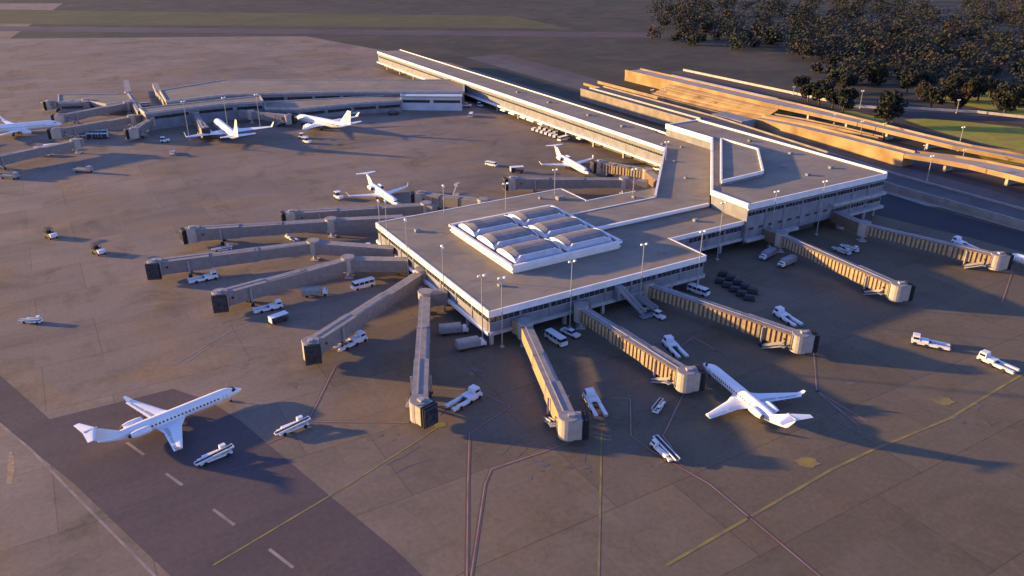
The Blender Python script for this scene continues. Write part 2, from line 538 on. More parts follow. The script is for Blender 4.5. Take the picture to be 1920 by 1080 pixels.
for a, b in [(1, 1), (12, 1), (24, 1), (37, 1), (50, 1), (62, 1), (72.6, 1), (72.6, 15), (85, 17.5), (98, 17.5), (1, 14), (1, 28), (1, 42), (1, 56), (1, 70), (14, 75), (30, 75), (46, 75), (62, 75)]:
    c = W(a, b)
    MB().box((c.x, c.y, 1.79), (0.9, 0.9, 3.57), M_CONC, LA).build("column", head)
# small doors and plant on the ground floor wall
for a in (14, 30, 46, 60):
    c = W(a, 6.9)
    MB().box((c.x, c.y, 1.4), (4.2, 0.12, 2.7), M_DARK, LA).build("garage_door", head)
# corner glazed bay and switchback stair on the near face
c0 = W(43.5, -1.0)
st = MB()
st.bar(W(41, -1.6, 7.0), W(45.5, -7.0, 0.5), 1.5, 0.3, M_WALL)
for s in (-0.75, 0.75):
    o_ = LU * s * 0.9
    st.bar(W(41, -1.6, 7.9) + o_, W(45.5, -7.0, 1.4) + o_, 0.12, 0.9, M_STEEL)
st.bar(W(44, -7.6, 0.45), W(50.5, -7.6, 0.45), 2.0, 0.3, M_WALL)
st.bar(W(50, -7.0, 0.8), W(47, -1.6, 3.4), 1.3, 0.3, M_WALL)
st.bar(W(50.7, -7.0, 1.6), W(47.7, -1.6, 4.2), 0.12, 0.9, M_STEEL)
st.bar(W(49.3, -7.0, 1.6), W(46.3, -1.6, 4.2), 0.12, 0.9, M_STEEL)
st.build("outside_stair", head)
MB().box(tuple(W(41, -1.1, 6.3)), (2.2, 2.0, 4.0), M_WALL, LA).build("stair_door_box", head)
# roof lantern with vaults
lant = MB()
S0, S1, T0, T1 = 17.2, 55.0, 17.4, 55.8
lant.prism(PW([(S0, T0), (S1, T0), (S1, T1), (S0, T1)]), 10.35, 12.5, M_FASCIA, top=M_WALLD)
lo = lant.build("roof_lantern", head)
par = MB()
for p, q in (((S0, T0), (S1, T0)), ((S1, T0), (S1, T1)), ((S1, T1), (S0, T1)), ((S0, T1), (S0, T0))):
    P, Q = W(*p), W(*q)
    d = (Q - P).normalized(); nn = Vector((d.y, -d.x, 0))
    par.bar(P + nn * 0.25 - d * 0.45 + Vector((0, 0, 12.65)), Q + nn * 0.25 + d * 0.45 + Vector((0, 0, 12.65)), 0.9, 0.75, M_FASCIA)
    par.bar(P + nn * 0.12 - d * 0.25 + Vector((0, 0, 11.15)), Q + nn * 0.12 + d * 0.25 + Vector((0, 0, 11.15)), 0.5, 0.45, M_FASCIA)
par.build("parapet", lo)
def vault(a0, a1, b0, b1, z, h):
    # cross profile across b: steep near side, long curve falling away
    prof = [(0.0, 0.0), (0.03, 0.30), (0.09, 0.62), (0.20, 0.80), (0.34, 0.93), (0.50, 1.0), (0.66, 0.96), (0.80, 0.80), (0.92, 0.48), (1.0, 0.0)]
    n = len(prof)
    def ring(a, k, ins):
        return [W(a, b0 + (b1 - b0) * (0.5 + (t - 0.5) * ins), z + h * y * k) for t, y in prof]
    rings = [ring(a0, 0.0, 1.0), ring(a0 + 0.35, 0.72, 0.99), ring(a0 + 2.6, 1.0, 0.97), ring(a1 - 2.6, 1.0, 0.97), ring(a1 - 0.6, 0.72, 0.99), ring(a1, 0.0, 1.0)]
    m_ = MB()
    for k in range(5):
        for i in range(n - 1):
            mt = M_VAULT
            if k in (0, 4): mt = M_FASCIA if k == 0 else M_STRIP
            elif i in (0, 1): mt = M_STRIP  # near side painted paler to stand in for reflected sky
            a_, b_, c_, d_ = rings[k][i], rings[k][i + 1], rings[k + 1][i + 1], rings[k + 1][i]
            m_.add([a_, b_, c_, d_], [[0, 1, 2, 3]], mt)
    # white ribs along hips and ridge shoulders
    m_.bar(rings[0][0], rings[2][2] + Vector((0, 0, .1)), 0.4, 0.3, M_FASCIA)
    m_.bar(rings[5][0], rings[3][2] + Vector((0, 0, .1)), 0.4, 0.3, M_FASCIA)
    for k in (1, 4):
        for i in range(n - 1):
            m_.bar(rings[k][i] + Vector((0, 0, .06)), rings[k][i + 1] + Vector((0, 0, .06)), 0.22, 0.22, M_FASCIA)
    m_.bar(rings[2][2] + Vector((0, 0, .05)), rings[3][2] + Vector((0, 0, .05)), 0.22, 0.18, M_FASCIA)
    return m_.build("skylight_vault", lo)
bw = (T1 - T0 - 1.6) / 3
aw = (S1 - S0 - 1.6) / 2
for i in range(2):
    for j in range(3):
        vault(S0 + 0.8 + aw * i + 0.7, S0 + 0.8 + aw * (i + 1) - 0.7, T0 + 0.8 + bw * j + 0.55, T0 + 0.8 + bw * (j + 1) - 0.55, 12.5, 2.5)
# roof equipment
for a, b, sx, sy, h in ((66, 66, 3, 2, 1.2), (8, 62, 1.6, 1.6, 0.9), (64, 8, 1.4, 1.4, 0.8), (10, 12, 1.2, 1.2, 0.7), (92, 24, 1.6, 1.2, 0.9), (60, 70, 1, 1, .8), (90, 54, 1.2, 1.2, .8)):
    c = W(a, b)
    MB().box((c.x, c.y, 10.36 + h / 2), (sx, sy, h), M_WALL, LA).build("roof_vent", head)

# --- raised connector between pier head, concourse and hall
con = thing("connector_building", "raised flat roofed connector between the pier head and the tall hall", "building")
cp = [(56.2, 32.3), (106.0, 32.3), (158.1, 86), (158.1, 121), (142.6, 98), (94.4, 47.6), (56.2, 47.6)]
cp = [(56.2, 32.3), (106.0, 32.3), (158.1, 86), (158.1, 121), (158, 125), (142.6, 125), (142.6, 98), (94.4, 47.6), (56.2, 47.6)]
MB().prism(PW(cp), 3.6, 11.5, M_WALL, top=M_ROOF).build("wall", con)
k = MB()
def coping(mb, pl, z, w=0.6, h=0.6, mt=M_FASCIA, lift=0.0):
    for p, q in zip(pl[:-1], pl[1:]):
        mb.bar(W(p[0], p[1], z), W(q[0], q[1], z), w, h, mt)
coping(k, [(56.2, 32.3), (105.6, 32.3)], 11.45, 0.9, 1.0)
coping(k, [(56.2, 47.6), (94.4, 47.6)], 11.45, 0.5, 0.6)
k.build("roof_kerb", con)
k = MB(); coping(k, [(94.4, 47.6), (142.4, 98)], 11.5, 0.8, 1.7); k.build("parapet", con)
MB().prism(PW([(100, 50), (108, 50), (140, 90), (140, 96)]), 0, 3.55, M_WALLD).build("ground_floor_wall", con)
for a, b in ((120, 60), (132, 80), (146, 104), (150, 96)):
    c = W(a, b); MB().box((c.x, c.y, 11.8), (1.2, 1.0, 0.6), M_WALL, LA).build("roof_vent", con)

# --- long concourse running away
cc = thing("concourse_building", "long white edged concourse running away behind the pier head", "building")
MB().prism(PW([(142.6, 125.2), (142.6, 98), (161, 121), (161, 430), (142.6, 430)][0:1] + [(158.3, 125.2), (161, 125.2), (161, 430), (142.6, 430)]), 3.6, 11.5, M_WALL, top=M_ROOF).build("wall", cc)
k = MB(); coping(k, [(161, 117), (161, 430)], 11.55, 0.7, 0.8); coping(k, [(142.4, 98), (142.4, 430)], 11.1, 0.8, 1.5); k.build("parapet", cc)
P = [(142.5, 430), (142.5, 98.5)]
nb = 22
for i in range(nb):
    b0 = 98.8 + i * 15.0; b1 = b0 + 14.4
    w = MB().bar(W(142.42, b0, 8.2), W(142.42, b1, 8.2), 0.12, 1.1, M_GLASS).build("window", cc)
    mm = MB()
    for t in range(9):
        mm.bar(W(142.33, b0 + (b1 - b0) * t / 8 - .08, 8.2), W(142.33, b0 + (b1 - b0) * t / 8 + .08, 8.2), 0.14, 1.2, M_WALL)
    for zz in (7.6, 8.8):
        mm.bar(W(142.3, b0 - .1, zz), W(142.3, b1 + .1, zz), .16, .14, M_CONC)
    mm.build("window_frame", w)
MB().bar(W(141.9, 98.2, 3.9), W(141.9, 430, 3.9), 1.4, 0.9, M_FASCIA).build("ledge", cc)
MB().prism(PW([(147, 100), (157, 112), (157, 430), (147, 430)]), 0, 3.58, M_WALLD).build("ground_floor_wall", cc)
for i in range(14):
    c = W(144, 104 + i * 24)
    MB().box((c.x, c.y, 1.79), (0.9, 0.9, 3.55), M_CONC, LA).build("column", cc)
for i, (b, w) in enumerate(((236, 5), (226, 6), (214, 5), (206, 7), (196, 4), (160, 3))):
    MB().bar(W(141.4, b - w / 2, 2.9), W(141.4, b + w / 2, 2.9), 2.6, 0.7, M_FASCIA).build("awning", cc)
for b in (140, 168, 205, 238):
    c = W(152, b); MB().box((c.x, c.y, 11.9), (2.2, 1.4, 0.8), M_WALL, LA).build("roof_vent", cc)

# --- tall hall
hall = thing("hall_building", "tall two storey hall with wedge shaped roof beside the highway", "building")
hpoly = [(106.3, 15.0), (177, 15.0), (177, 116), (158.3, 116), (158.3, 86.2), (106.3, 31.8)]
MB().prism(PW(hpoly), 3.8, 16.4, M_WALL, top=M_ROOF).build("wall", hall)
k = MB()
coping(k, [(177, 14.6), (177, 116.3)], 16.5, 0.8, 1.3)
coping(k, [(177.3, 116), (158.2, 116)], 16.3, 0.7, 1.0)
coping(k, [(158.1, 116.2), (158.1, 86.0)], 15.9, 0.7, 2.3)
coping(k, [(158.1, 86.3), (106.1, 31.9)], 15.9, 0.8, 1.9)
coping(k, [(106.1, 32.2), (106.1, 14.7)], 15.9, 0.8, 1.8)
k.build("parapet", hall)
facade(hall, (106.3, 15.0), (177, 15.0), 3.6, 16.4, fascia=1.9, rows=[12.1], glass_h=1.5, ledge=False)
# lower windows only on the far right half, two ledges
for (s0, s1, z) in ((148, 177.4, 9.2), (150, 177.2, 3.9), (106, 131, 3.9)):
    MB().bar(W(s0, 14.1, z), W(s1, 14.1, z), 1.6, 0.9, M_CONC).build("ledge", hall)
for i in range(3):
    a0 = 149 + i * 9.3
    w = MB().bar(W(a0, 14.96, 6.6), W(a0 + 8.6, 14.96, 6.6), 0.12, 1.5, M_GLASS).build("window", hall)
    mm = MB()
    for t in range(7):
        mm.bar(W(a0 + 8.6 * t / 6 - .07, 14.85, 6.6), W(a0 + 8.6 * t / 6 + .07, 14.85, 6.6), 0.14, 1.6, M_WALL)
    for zz in (5.8, 7.4):
        mm.bar(W(a0 - .1, 14.83, zz), W(a0 + 8.7, 14.83, zz), .16, .14, M_CONC)
    mm.build("window_frame", w)
for i in range(9):
    a0 = 108 + i * 4.6
    MB().bar(W(a0, 14.93, 7.4), W(a0 + 2.0, 14.93, 7.4), 0.14, 0.8, M_DARK).build("wall_louvre", hall)
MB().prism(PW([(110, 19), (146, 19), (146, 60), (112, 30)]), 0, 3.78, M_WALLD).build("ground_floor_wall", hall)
for a, b, s in ((153, 13.0, 2.6), (153, 30, 2.6), (169, 15.6, 1.3), (175, 15.8, 1.0), (175, 34, 1.3), (175, 60, 1.3), (175, 90, 1.3)):
    MB().tube(W(a, b, 0), W(a, b, 3.78), s * 0.55, s * 0.62, M_CONC, 14).build("column", hall, smooth=True)
pent = MB()
pp = [(112.6, 34.4), (134.5, 35.6), (157, 59.5), (156.5, 79.5)]
pent.prism(PW(pp), 16.42, 17.9, M_WALL, top=M_ROOF)
po = pent.build("penthouse", hall)
k = MB()
for i in range(4):
    p, q = pp[i], pp[(i + 1) % 4]
    k.bar(W(p[0], p[1], 18.0), W(q[0], q[1], 18.0), 0.7, 1.1, M_FASCIA)
k.build("parapet", po)
for a, b in ((165, 30), (168, 52), (150, 28), (169, 75), (150, 40)):
    c = W(a, b); MB().box((c.x, c.y, 16.8), (1.8, 1.2, 0.8), M_WALL, LA).build("roof_vent", hall)

# ------------------------------------------------------------------ jet bridges
def section(mb, p, q, w, h, side, top, rib=0.0, ribn=0):
    mb.bar(p, q, w, h, side, top)
    if ribn:
        d = q - p
        dn = d.normalized(); s = dn.cross(Vector((0, 0, 1))).normalized()
        for sgn in (-1, 1):
            for i in range(ribn):
                c = p + d * ((i + 0.5) / ribn) + s * (sgn * (w / 2 + rib / 2))
                hw = d.length / ribn * 0.27
                mb.bar(c - dn * hw, c + dn * hw, rib, h * 0.86, M_BR)

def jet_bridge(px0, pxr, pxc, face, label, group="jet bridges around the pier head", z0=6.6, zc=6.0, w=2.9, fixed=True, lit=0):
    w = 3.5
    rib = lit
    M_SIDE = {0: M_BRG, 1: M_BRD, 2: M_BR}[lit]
    """px0: wall end, pxr: rotunda, pxc: cab centre; photo points of the roof line. face: azimuth of the cab mouth in degrees"""
    R0 = G(*pxr, z0); C = G(*pxc, zc)
    P0 = px0 if isinstance(px0, Vector) else G(*px0, z0)
    base = Vector((R0.x, R0.y, 0))
    t = thing("jet_bridge", label, "jet bridge", group, loc=base)
    def loc(v): return v - base
    h = 4.1
    Rm = Vector((R0.x, R0.y, z0 - h / 2)); Cm = Vector((C.x, C.y, zc - h / 2)); Pm = Vector((P0.x, P0.y, z0 - h / 2))
    if fixed and (Pm - Rm).length > 2.5:
        mb = MB(); section(mb, loc(Pm), loc(Rm), w * 0.95, h * 0.92, M_SIDE, M_BRTOP)
        mb.build("link_corridor", t)
    mb = MB(); mb.tube(loc(Rm - Vector((0, 0, h / 2 + .35))), loc(Rm + Vector((0, 0, h / 2 + .3))), 2.0, 2.0, M_BRLIT, 18)
    mb.tube(loc(Rm + Vector((0, 0, h / 2 + .31))), loc(Rm + Vector((0, 0, h / 2 + .42))), 2.15, 2.1, M_BRTOP, 18)
    mb.build("rotunda", t, smooth=True)
    mb = MB(); mb.tube(Vector((0, 0, 0)), loc(Rm - Vector((0, 0, h / 2 + .36))), 0.55, 0.55, M_BRLIT, 12)
    mb.box((0, 0, 0.15), (2.6, 2.6, 0.3), M_CONC)
    mb.build("rotunda_column", t, smooth=True)
    d = (Cm - Rm); L = d.length; dn = d.normalized()
    s = dn.cross(Vector((0, 0, 1))).normalized()
    a0, a1, a2, a3 = 0.0, 0.34, 0.66, 1.0
    for k, (s0, s1, ww, hh) in enumerate(((0.03, 0.38, w - 0.5, h - 0.7), (0.36, 0.69, w - 0.22, h - 0.35), (0.67, 0.97, w + 0.08, h + 0.06))):
        mb = MB()
        section(mb, loc(Rm + d * s0), loc(Rm + d * s1), ww, hh, M_SIDE, M_BRTOP, 0.26, max(4, int(L * (s1 - s0) / 1.3)) if rib == 1 else 0)
        o = mb.build("tunnel_section", t)
        fr = MB(); e = Rm + d * s1
        fr.bar(loc(e - dn * 0.18), loc(e + dn * 0.18), ww + 0.45, hh + 0.35, M_BRTOP)
        fr.build("end_frame", o)
    # roof conduit
    mb = MB(); mb.bar(loc(Rm + d * .05 + Vector((0, 0, h / 2 + .12)) + s * .5), loc(Rm + d * .95 + Vector((0, 0, h / 2 + .16)) + s * .5), 0.18, 0.14, M_STEEL)
    mb.build("roof_conduit", t)
    # drive column
    e = Rm + d * 0.80
    mb = MB()
    for sg in (-1, 1):
        b = loc(Vector((e.x, e.y, 0))) + s * (sg * (w / 2 + 0.5)); b.z = 0
        mb.bar(b + Vector((0, 0, 0.9)), b + Vector((0, 0, e.z + 1.6)), 0.42, 0.42, M_STEEL)
    l0 = loc(Vector((e.x, e.y, 0)))
    mb.bar(Vector((l0.x, l0.y, 1.2)) - s * (w / 2 + 0.9), Vector((l0.x, l0.y, 1.2)) + s * (w / 2 + 0.9), 0.8, 0.5, M_DARK)
    mb.build("drive_column", t)
    for sg in (-1, 1):
        wb = Vector((l0.x, l0.y, 0.62)) + s * (sg * (w / 2 + 0.2))
        MB().tube(wb - s * 0.35, wb + s * 0.35, 0.6, 0.6, M_BLACK, 14).build("wheel", t, smooth=True)
    # cab
    fz = rad(face); fd = Vector((math.cos(fz), math.sin(fz), 0))
    cl = loc(Cm)
    mb = MB()
    mb.tube(cl - Vector((0, 0, h / 2 + .45)), cl + Vector((0, 0, h / 2 + .25)), 2.15, 2.15, M_BRLIT, 18)
    mb.box((cl + fd * 1.5).to_tuple(), (2.4, 3.9, h + .4), M_BRLIT, fz)
    mb.tube(cl + Vector((0, 0, h / 2 + .26)), cl + Vector((0, 0, h / 2 + .42)), 2.25, 2.1, M_BRTOP, 18)
    cab = mb.build("cab", t, smooth=False)
    mb = MB()
    for k in range(4):
        mb.box((cl + fd * (2.85 + k * 0.36)).to_tuple(), (0.26, 3.95 - (k % 2) * .3, h + 0.95 - (k % 2) * .3), M_BLACK, fz)
        mb.box((cl + fd * (2.85 + k * 0.36 + .18)).to_tuple(), (0.12, 3.5, h + 0.5), M_DARK, fz)
    mb.box((cl + fd * 4.2).to_tuple(), (0.1, 2.9, h - 0.6), M_GLASS, fz)
    mb.build("canopy", cab)
    MB().box((cl + Vector((0, 0, h / 2 + .65)) + fd * .6).to_tuple(), (1.4, 1.1, 0.5), M_STEEL, fz).build("roof_unit", cab)
    # round door window near the cab end, on both sides
    e = Rm + d * 0.93
    mb = MB()
    for sg in (-1, 1):
        c = loc(e) + s * (sg * (w / 2 + 0.24)) + Vector((0, 0, .3))
        mb.tube(c, c + s * sg * 0.08, 0.34, 0.34, M_BLACK, 10)
    mb.build("porthole", t)
    # service stair
    sg = -1 if s.dot(fd) > 0 else 1
    q0 = loc(e) + s * (sg * (w / 2 + 0.9)); q1 = q0 - dn * 5.0 + s * sg * 0.2
    mb = MB()
    mb.bar(Vector((q0.x, q0.y, cl.z - 1.4)), Vector((q1.x, q1.y, 0.2)), 0.95, 0.18, M_STEEL)
    for r_ in (-.45, .45):
        mb.bar(Vector((q0.x, q0.y, cl.z - .5)) + s * r_, Vector((q1.x, q1.y, 1.1)) + s * r_, 0.06, 0.5, M_STEEL)
    mb.box((q0.x, q0.y, cl.z - 1.45), (1.6, 1.3, 0.15), M_STEEL, math.atan2(dn.y, dn.x))
    mb.build("service_stair", t)
    return t

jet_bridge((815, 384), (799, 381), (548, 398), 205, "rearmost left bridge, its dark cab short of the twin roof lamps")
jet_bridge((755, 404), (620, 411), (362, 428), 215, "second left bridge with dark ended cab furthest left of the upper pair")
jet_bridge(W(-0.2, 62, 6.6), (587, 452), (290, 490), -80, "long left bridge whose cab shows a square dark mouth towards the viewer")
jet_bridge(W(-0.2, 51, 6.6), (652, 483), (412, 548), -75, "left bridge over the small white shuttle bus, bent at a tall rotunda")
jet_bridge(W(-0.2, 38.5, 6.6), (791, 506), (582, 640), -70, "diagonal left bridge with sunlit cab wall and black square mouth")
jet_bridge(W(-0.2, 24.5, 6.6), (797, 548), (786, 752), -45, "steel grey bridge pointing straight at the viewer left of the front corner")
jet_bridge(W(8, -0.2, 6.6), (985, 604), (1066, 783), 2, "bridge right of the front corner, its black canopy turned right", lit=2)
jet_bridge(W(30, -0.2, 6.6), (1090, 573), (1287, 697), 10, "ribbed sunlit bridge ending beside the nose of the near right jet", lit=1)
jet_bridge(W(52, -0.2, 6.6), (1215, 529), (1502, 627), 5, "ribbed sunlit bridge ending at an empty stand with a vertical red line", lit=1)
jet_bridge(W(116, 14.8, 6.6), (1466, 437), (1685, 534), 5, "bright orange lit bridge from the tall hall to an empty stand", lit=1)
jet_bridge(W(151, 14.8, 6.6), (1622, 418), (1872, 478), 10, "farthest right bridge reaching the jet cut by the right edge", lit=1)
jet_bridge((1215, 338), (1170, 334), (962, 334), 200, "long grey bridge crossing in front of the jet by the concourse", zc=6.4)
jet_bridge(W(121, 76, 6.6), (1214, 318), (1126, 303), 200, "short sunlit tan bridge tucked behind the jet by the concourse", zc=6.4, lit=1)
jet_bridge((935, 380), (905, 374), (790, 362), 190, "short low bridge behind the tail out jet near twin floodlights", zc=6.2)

# ------------------------------------------------------------------ aircraft
def ring_at(x, zc, ry, rz_, n=20, flat=0.0):
    return [Vector((x, ry * math.cos(2 * math.pi * i / n), zc + rz_ * math.sin(2 * math.pi * i / n))) for i in range(n)]

def wing_loft(mb, root, tip, chord_r, chord_t, th_r, th_t, mt, n=5):
    """root and tip: leading edge points; chord runs to -x"""
    root, tip = Vector(root), Vector(tip)
    rings = []
    for k in range(n):
        t = k / (n - 1)
        le = root.lerp(tip, t)
        c = chord_r + (chord_t - chord_r) * t
        th = th_r + (th_t - th_r) * t
        prof = [(0, 0), (-.05, .45), (-.25, .8), (-.5, .6), (-1, .05), (-1, -.05), (-.5, -.35), (-.25, -.5), (-.05, -.35)]
        rings.append([le + Vector((x * c, 0, z * th)) for x, z in prof])
    mb.loft(rings, mt)

def fin_loft(mb, root, tip, cr, ct, th, mt):
    root, tip = Vector(root), Vector(tip)
    rings = []
    for k in range(4):
        t = k / 3
        le = root.lerp(tip, t); c = cr + (ct - cr) * t
        w = th * (1 - 0.4 * t)
        prof = [(0, 0), (-.2, .5), (-.6, .4), (-1, .05), (-1, -.05), (-.6, -.4), (-.2, -.5)]
        rings.append([le + Vector((x * c, y * w, 0)) for x, y in prof])
    mb.loft(rings, mt)

def engine(mb, c, L, r, mt):
    x, y, z = c
    xs = [(L / 2, .78), (L / 2 - .15, .92), (L / 4, 1.0), (-L / 6, .97), (-L / 2, .68)]
    rings = [[Vector((x + dx, y + r * k * math.cos(2 * math.pi * i / 14), z + r * k * math.sin(2 * math.pi * i / 14))) for i in range(14)] for dx, k in xs]
    mb.loft(rings, mt, caps=False)
    mb.tube((x + L / 2 - .1, y, z), (x + L / 2 - .2, y, z), r * .76, r * .76, M_DARK, 14)
    mb.tube((x - L / 2 + .05, y, z), (x - L / 2 - .5, y, z), r * .6, r * .25, M_DARK, 14)

def regional_jet():
    t = thing("regional_jet", "", "jet aircraft")
    zc, r = 2.5, 1.5
    H = 16.6
    st_ = [(H, .04, -.35), (H - .35, .34, -.33), (H - 1.0, .62, -.28), (H - 1.9, .86, -.16), (H - 2.8, 1.1, -.06), (H - 4.0, 1.4, 0), (H - 5.5, r, 0), (0, r, 0), (-7, r, 0), (-9.5, 1.38, .08), (-12, 1.08, .25), (-14.2, .66, .5), (-15.6, .36, .7), (-16.3, .14, .8)]
    mb = MB()
    mb.loft([ring_at(x, zc + dz, k, k, 22) for x, k, dz in st_], M_PLANE)
    mb.build("fuselage", t, smooth=True)
    mb = MB()
    for i in range(-3, 3):
        pass
    for sg in (-1, 1):
        mb.box((H - 2.35, sg * .66, zc + .62), (.95, .62, .34), M_BLACK, -sg * .55)
    mb.box((H - 2.12, 0, zc + .68), (.5, .95, .3), M_BLACK)
    mb.build("cockpit_window", t)
    mb = MB()
    for sg in (-1, 1):
        for i in range(21):
            x = H - 6.6 - i * .86
            mb.box((x, sg * (r - .055), zc + .30), (.34, .16, .42), M_DARK)
        # doors outlines
        for x in (H - 5.3,):
            mb.box((x, sg * (r - .05), zc - .05), (.06, .12, 1.6), M_PLANEG)
            mb.box((x + .8, sg * (r - .06), zc - .05), (.06, .12, 1.6), M_PLANEG)
    mb.build("cabin_windows", t)
    for sg in (-1, 1):
        mb = MB()
        wing_loft(mb, (2.2, sg * 1.0, zc - .85), (-.2, sg * 4.4, zc - .70), 7.0, 4.1, .62, .45, M_PLANE, 3)
        wing_loft(mb, (-.2, sg * 4.4, zc - .70), (-3.9, sg * 13.2, zc - .25), 4.1, 1.9, .45, .22, M_PLANE, 5)
        w = mb.build("wing", t, smooth=True)
        mb = MB()
        rings = []
        for k in range(4):
            u = k / 3
            le = Vector((-3.9 - 1.3 * u, sg * (13.2 + .75 * u), zc - .25 + 1.35 * u))
            c = 1.5 - .8 * u
            rings.append([le, le + Vector((-c * .4, sg * .06, -.04)), le + Vector((-c, 0, 0)), le + Vector((-c * .4, -sg * .06, .04))])
        mb.loft(rings, M_PLANE); mb.build("winglet", w)
        mb = MB()
        for yy in (3.2, 6.0, 8.8):
            xx = -.2 - (yy - 4.4) * .435 - (3.6 - (yy - 4.4) * .26)
            mb.tube((xx + 1.3, sg * yy, zc - .95), (xx - .45, sg * yy, zc - .80), .16, .07, M_PLANE, 8)
        mb.build("flap_fairing", w)
        mb = MB()
        mb.bar((-3.2, sg * 3.0, zc - .62), (-3.75, sg * 7.0, zc - .45), .9, .1, M_PLANEG)
        mb.bar((-4.05, sg * 7.4, zc - .42), (-5.0, sg * 12.2, zc - .20), .55, .08, M_PLANEG)
        mb.build("flap", w)
        mb = MB(); engine(mb, (-8.3, sg * 2.3, zc + .5), 4.3, .88, M_PLANE)
        mb.box((-8.3, sg * 1.45, zc + .4), (2.2, .9, .22), M_PLANE)
        mb.build("engine", t, smooth=True)
    mb = MB(); fin_loft(mb, (-11.0, 0, zc + 1.0), (-16.0, 0, zc + 4.25), 5.6, 2.8, .42, M_PLANE); mb.build("tail_fin", t, smooth=True)
    mb = MB()
    for sg in (-1, 1):
        wing_loft(mb, (-15.9, sg * .0, zc + 4.3), (-17.9, sg * 4.3, zc + 4.25), 2.9, 1.3, .22, .14, M_PLANE, 3)
    mb.build("tailplane", t, smooth=True)
    mb = MB(); mb.bar((-15.8, 0, zc + 4.3), (-18.6, 0, zc + 4.3), .36, .34, M_PLANEG); mb.build("tail_bullet", t)
    mb = MB()
    mb.bar((H - 3.2, 0, zc - 1.1), (H - 3.2, 0, .5), .16, .16, M_STEEL)
    for sg in (-1, 1): mb.tube((H - 3.2, sg * .12, .3), (H - 3.2, sg * .34, .3), .3, .3, M_BLACK, 12)
    mb.build("nose_gear", t)
    for sg in (-1, 1):
        mb = MB(); mb.bar((-1.7, sg * 2.2, zc - 1.0), (-1.7, sg * 2.2, .5), .2, .2, M_STEEL)
        for o_ in (-.3, .12): mb.tube((-1.7, sg * 2.2 + o_, .42), (-1.7, sg * 2.2 + o_ + .22, .42), .42, .42, M_BLACK, 12)
        mb.build("main_gear", t)
    return t

def airliner():
    t = thing("airliner", "", "jet aircraft")
    zc, r = 3.75, 2.05
    H = 21.5
    st_ = [(H, .05, -.5), (H - .5, .6, -.45), (H - 1.5, 1.15, -.32), (H - 3.0, 1.62, -.12), (H - 4.6, 1.93, 0), (H - 6, r, 0), (0, r, 0), (-8, r, 0), (-12, 1.75, .22), (-16, 1.2, .7), (-19.4, .6, 1.15), (-21.4, .2, 1.4)]
    mb = MB(); mb.loft([ring_at(x, zc + dz, k, k * 1.03, 22) for x, k, dz in st_], M_PLANE); mb.build("fuselage", t, smooth=True)
    mb = MB()
    for sg in (-1, 1):
        mb.box((H - 3.1, sg * .95, zc + .82), (1.3, .8, .45), M_BLACK, -sg * .5)
    mb.box((H - 2.8, 0, zc + .88), (.7, 1.4, .4), M_BLACK)
    mb.build("cockpit_window", t)
    mb = MB()
    for sg in (-1, 1):
        for i in range(34):
            mb.box((H - 8 - i * .86, sg * (r - .03), zc + .35), (.28, .12, .4), M_DARK)
    mb.build("cabin_windows", t)
    for sg in (-1, 1):
        mb = MB()
        wing_loft(mb, (6.0, sg * 1.2, zc - 1.2), (2.2, sg * 6.4, zc - .75), 9.0, 5.2, .95, .6, M_PLANE, 3)
        wing_loft(mb, (2.2, sg * 6.4, zc - .75), (-5.2, sg * 18.6, zc + .45), 5.2, 1.9, .6, .25, M_PLANE, 5)
        w = mb.build("wing", t, smooth=True)
        mb = MB()
        rings = []
        for k in range(4):
            u = k / 3
            le = Vector((-5.2 - 2.0 * u, sg * (18.6 + .8 * u), zc + .45 + 2.4 * u)); c = 1.9 - 1.0 * u
            rings.append([le, le + Vector((-c * .4, sg * .08, -.04)), le + Vector((-c, 0, 0)), le + Vector((-c * .4, -sg * .08, .04))])
        mb.loft(rings, M_PLANE); mb.build("winglet", w)
        mb = MB(); engine(mb, (5.0, sg * 6.0, 1.85), 4.2, 1.15, M_PLANE); mb.box((4.0, sg * 6.0, 2.95), (3.4, .35, .7), M_PLANE)
        mb.build("engine", t, smooth=True)
    mb = MB(); fin_loft(mb, (-13.0, 0, zc + 1.6), (-19.6, 0, zc + 8.6), 8.0, 2.6, .6, M_PLANE); mb.build("tail_fin", t, smooth=True)
    mb = MB()
    for sg in (-1, 1):
        wing_loft(mb, (-16.2, sg * .4, zc + 1.2), (-20.4, sg * 7.4, zc + 1.9), 4.4, 1.7, .4, .2, M_PLANE, 3)
    mb.build("tailplane", t, smooth=True)
    mb = MB(); mb.bar((H - 4.5, 0, zc - 1.7), (H - 4.5, 0, .6), .2, .2, M_STEEL)
    for sg in (-1, 1): mb.tube((H - 4.5, sg * .15, .4), (H - 4.5, sg * .45, .4), .4, .4, M_BLACK, 12)
    mb.build("nose_gear", t)
    for sg in (-1, 1):
        mb = MB(); mb.bar((-1.5, sg * 2.9, zc - 1.3), (-1.5, sg * 2.9, .6), .3, .3, M_STEEL)
        for o_ in (-.5, .2): mb.tube((-1.5, sg * 2.9 + o_, .56), (-1.5, sg * 2.9 + o_ + .3, .56), .56, .56, M_BLACK, 12)
        mb.build("main_gear", t)
    return t

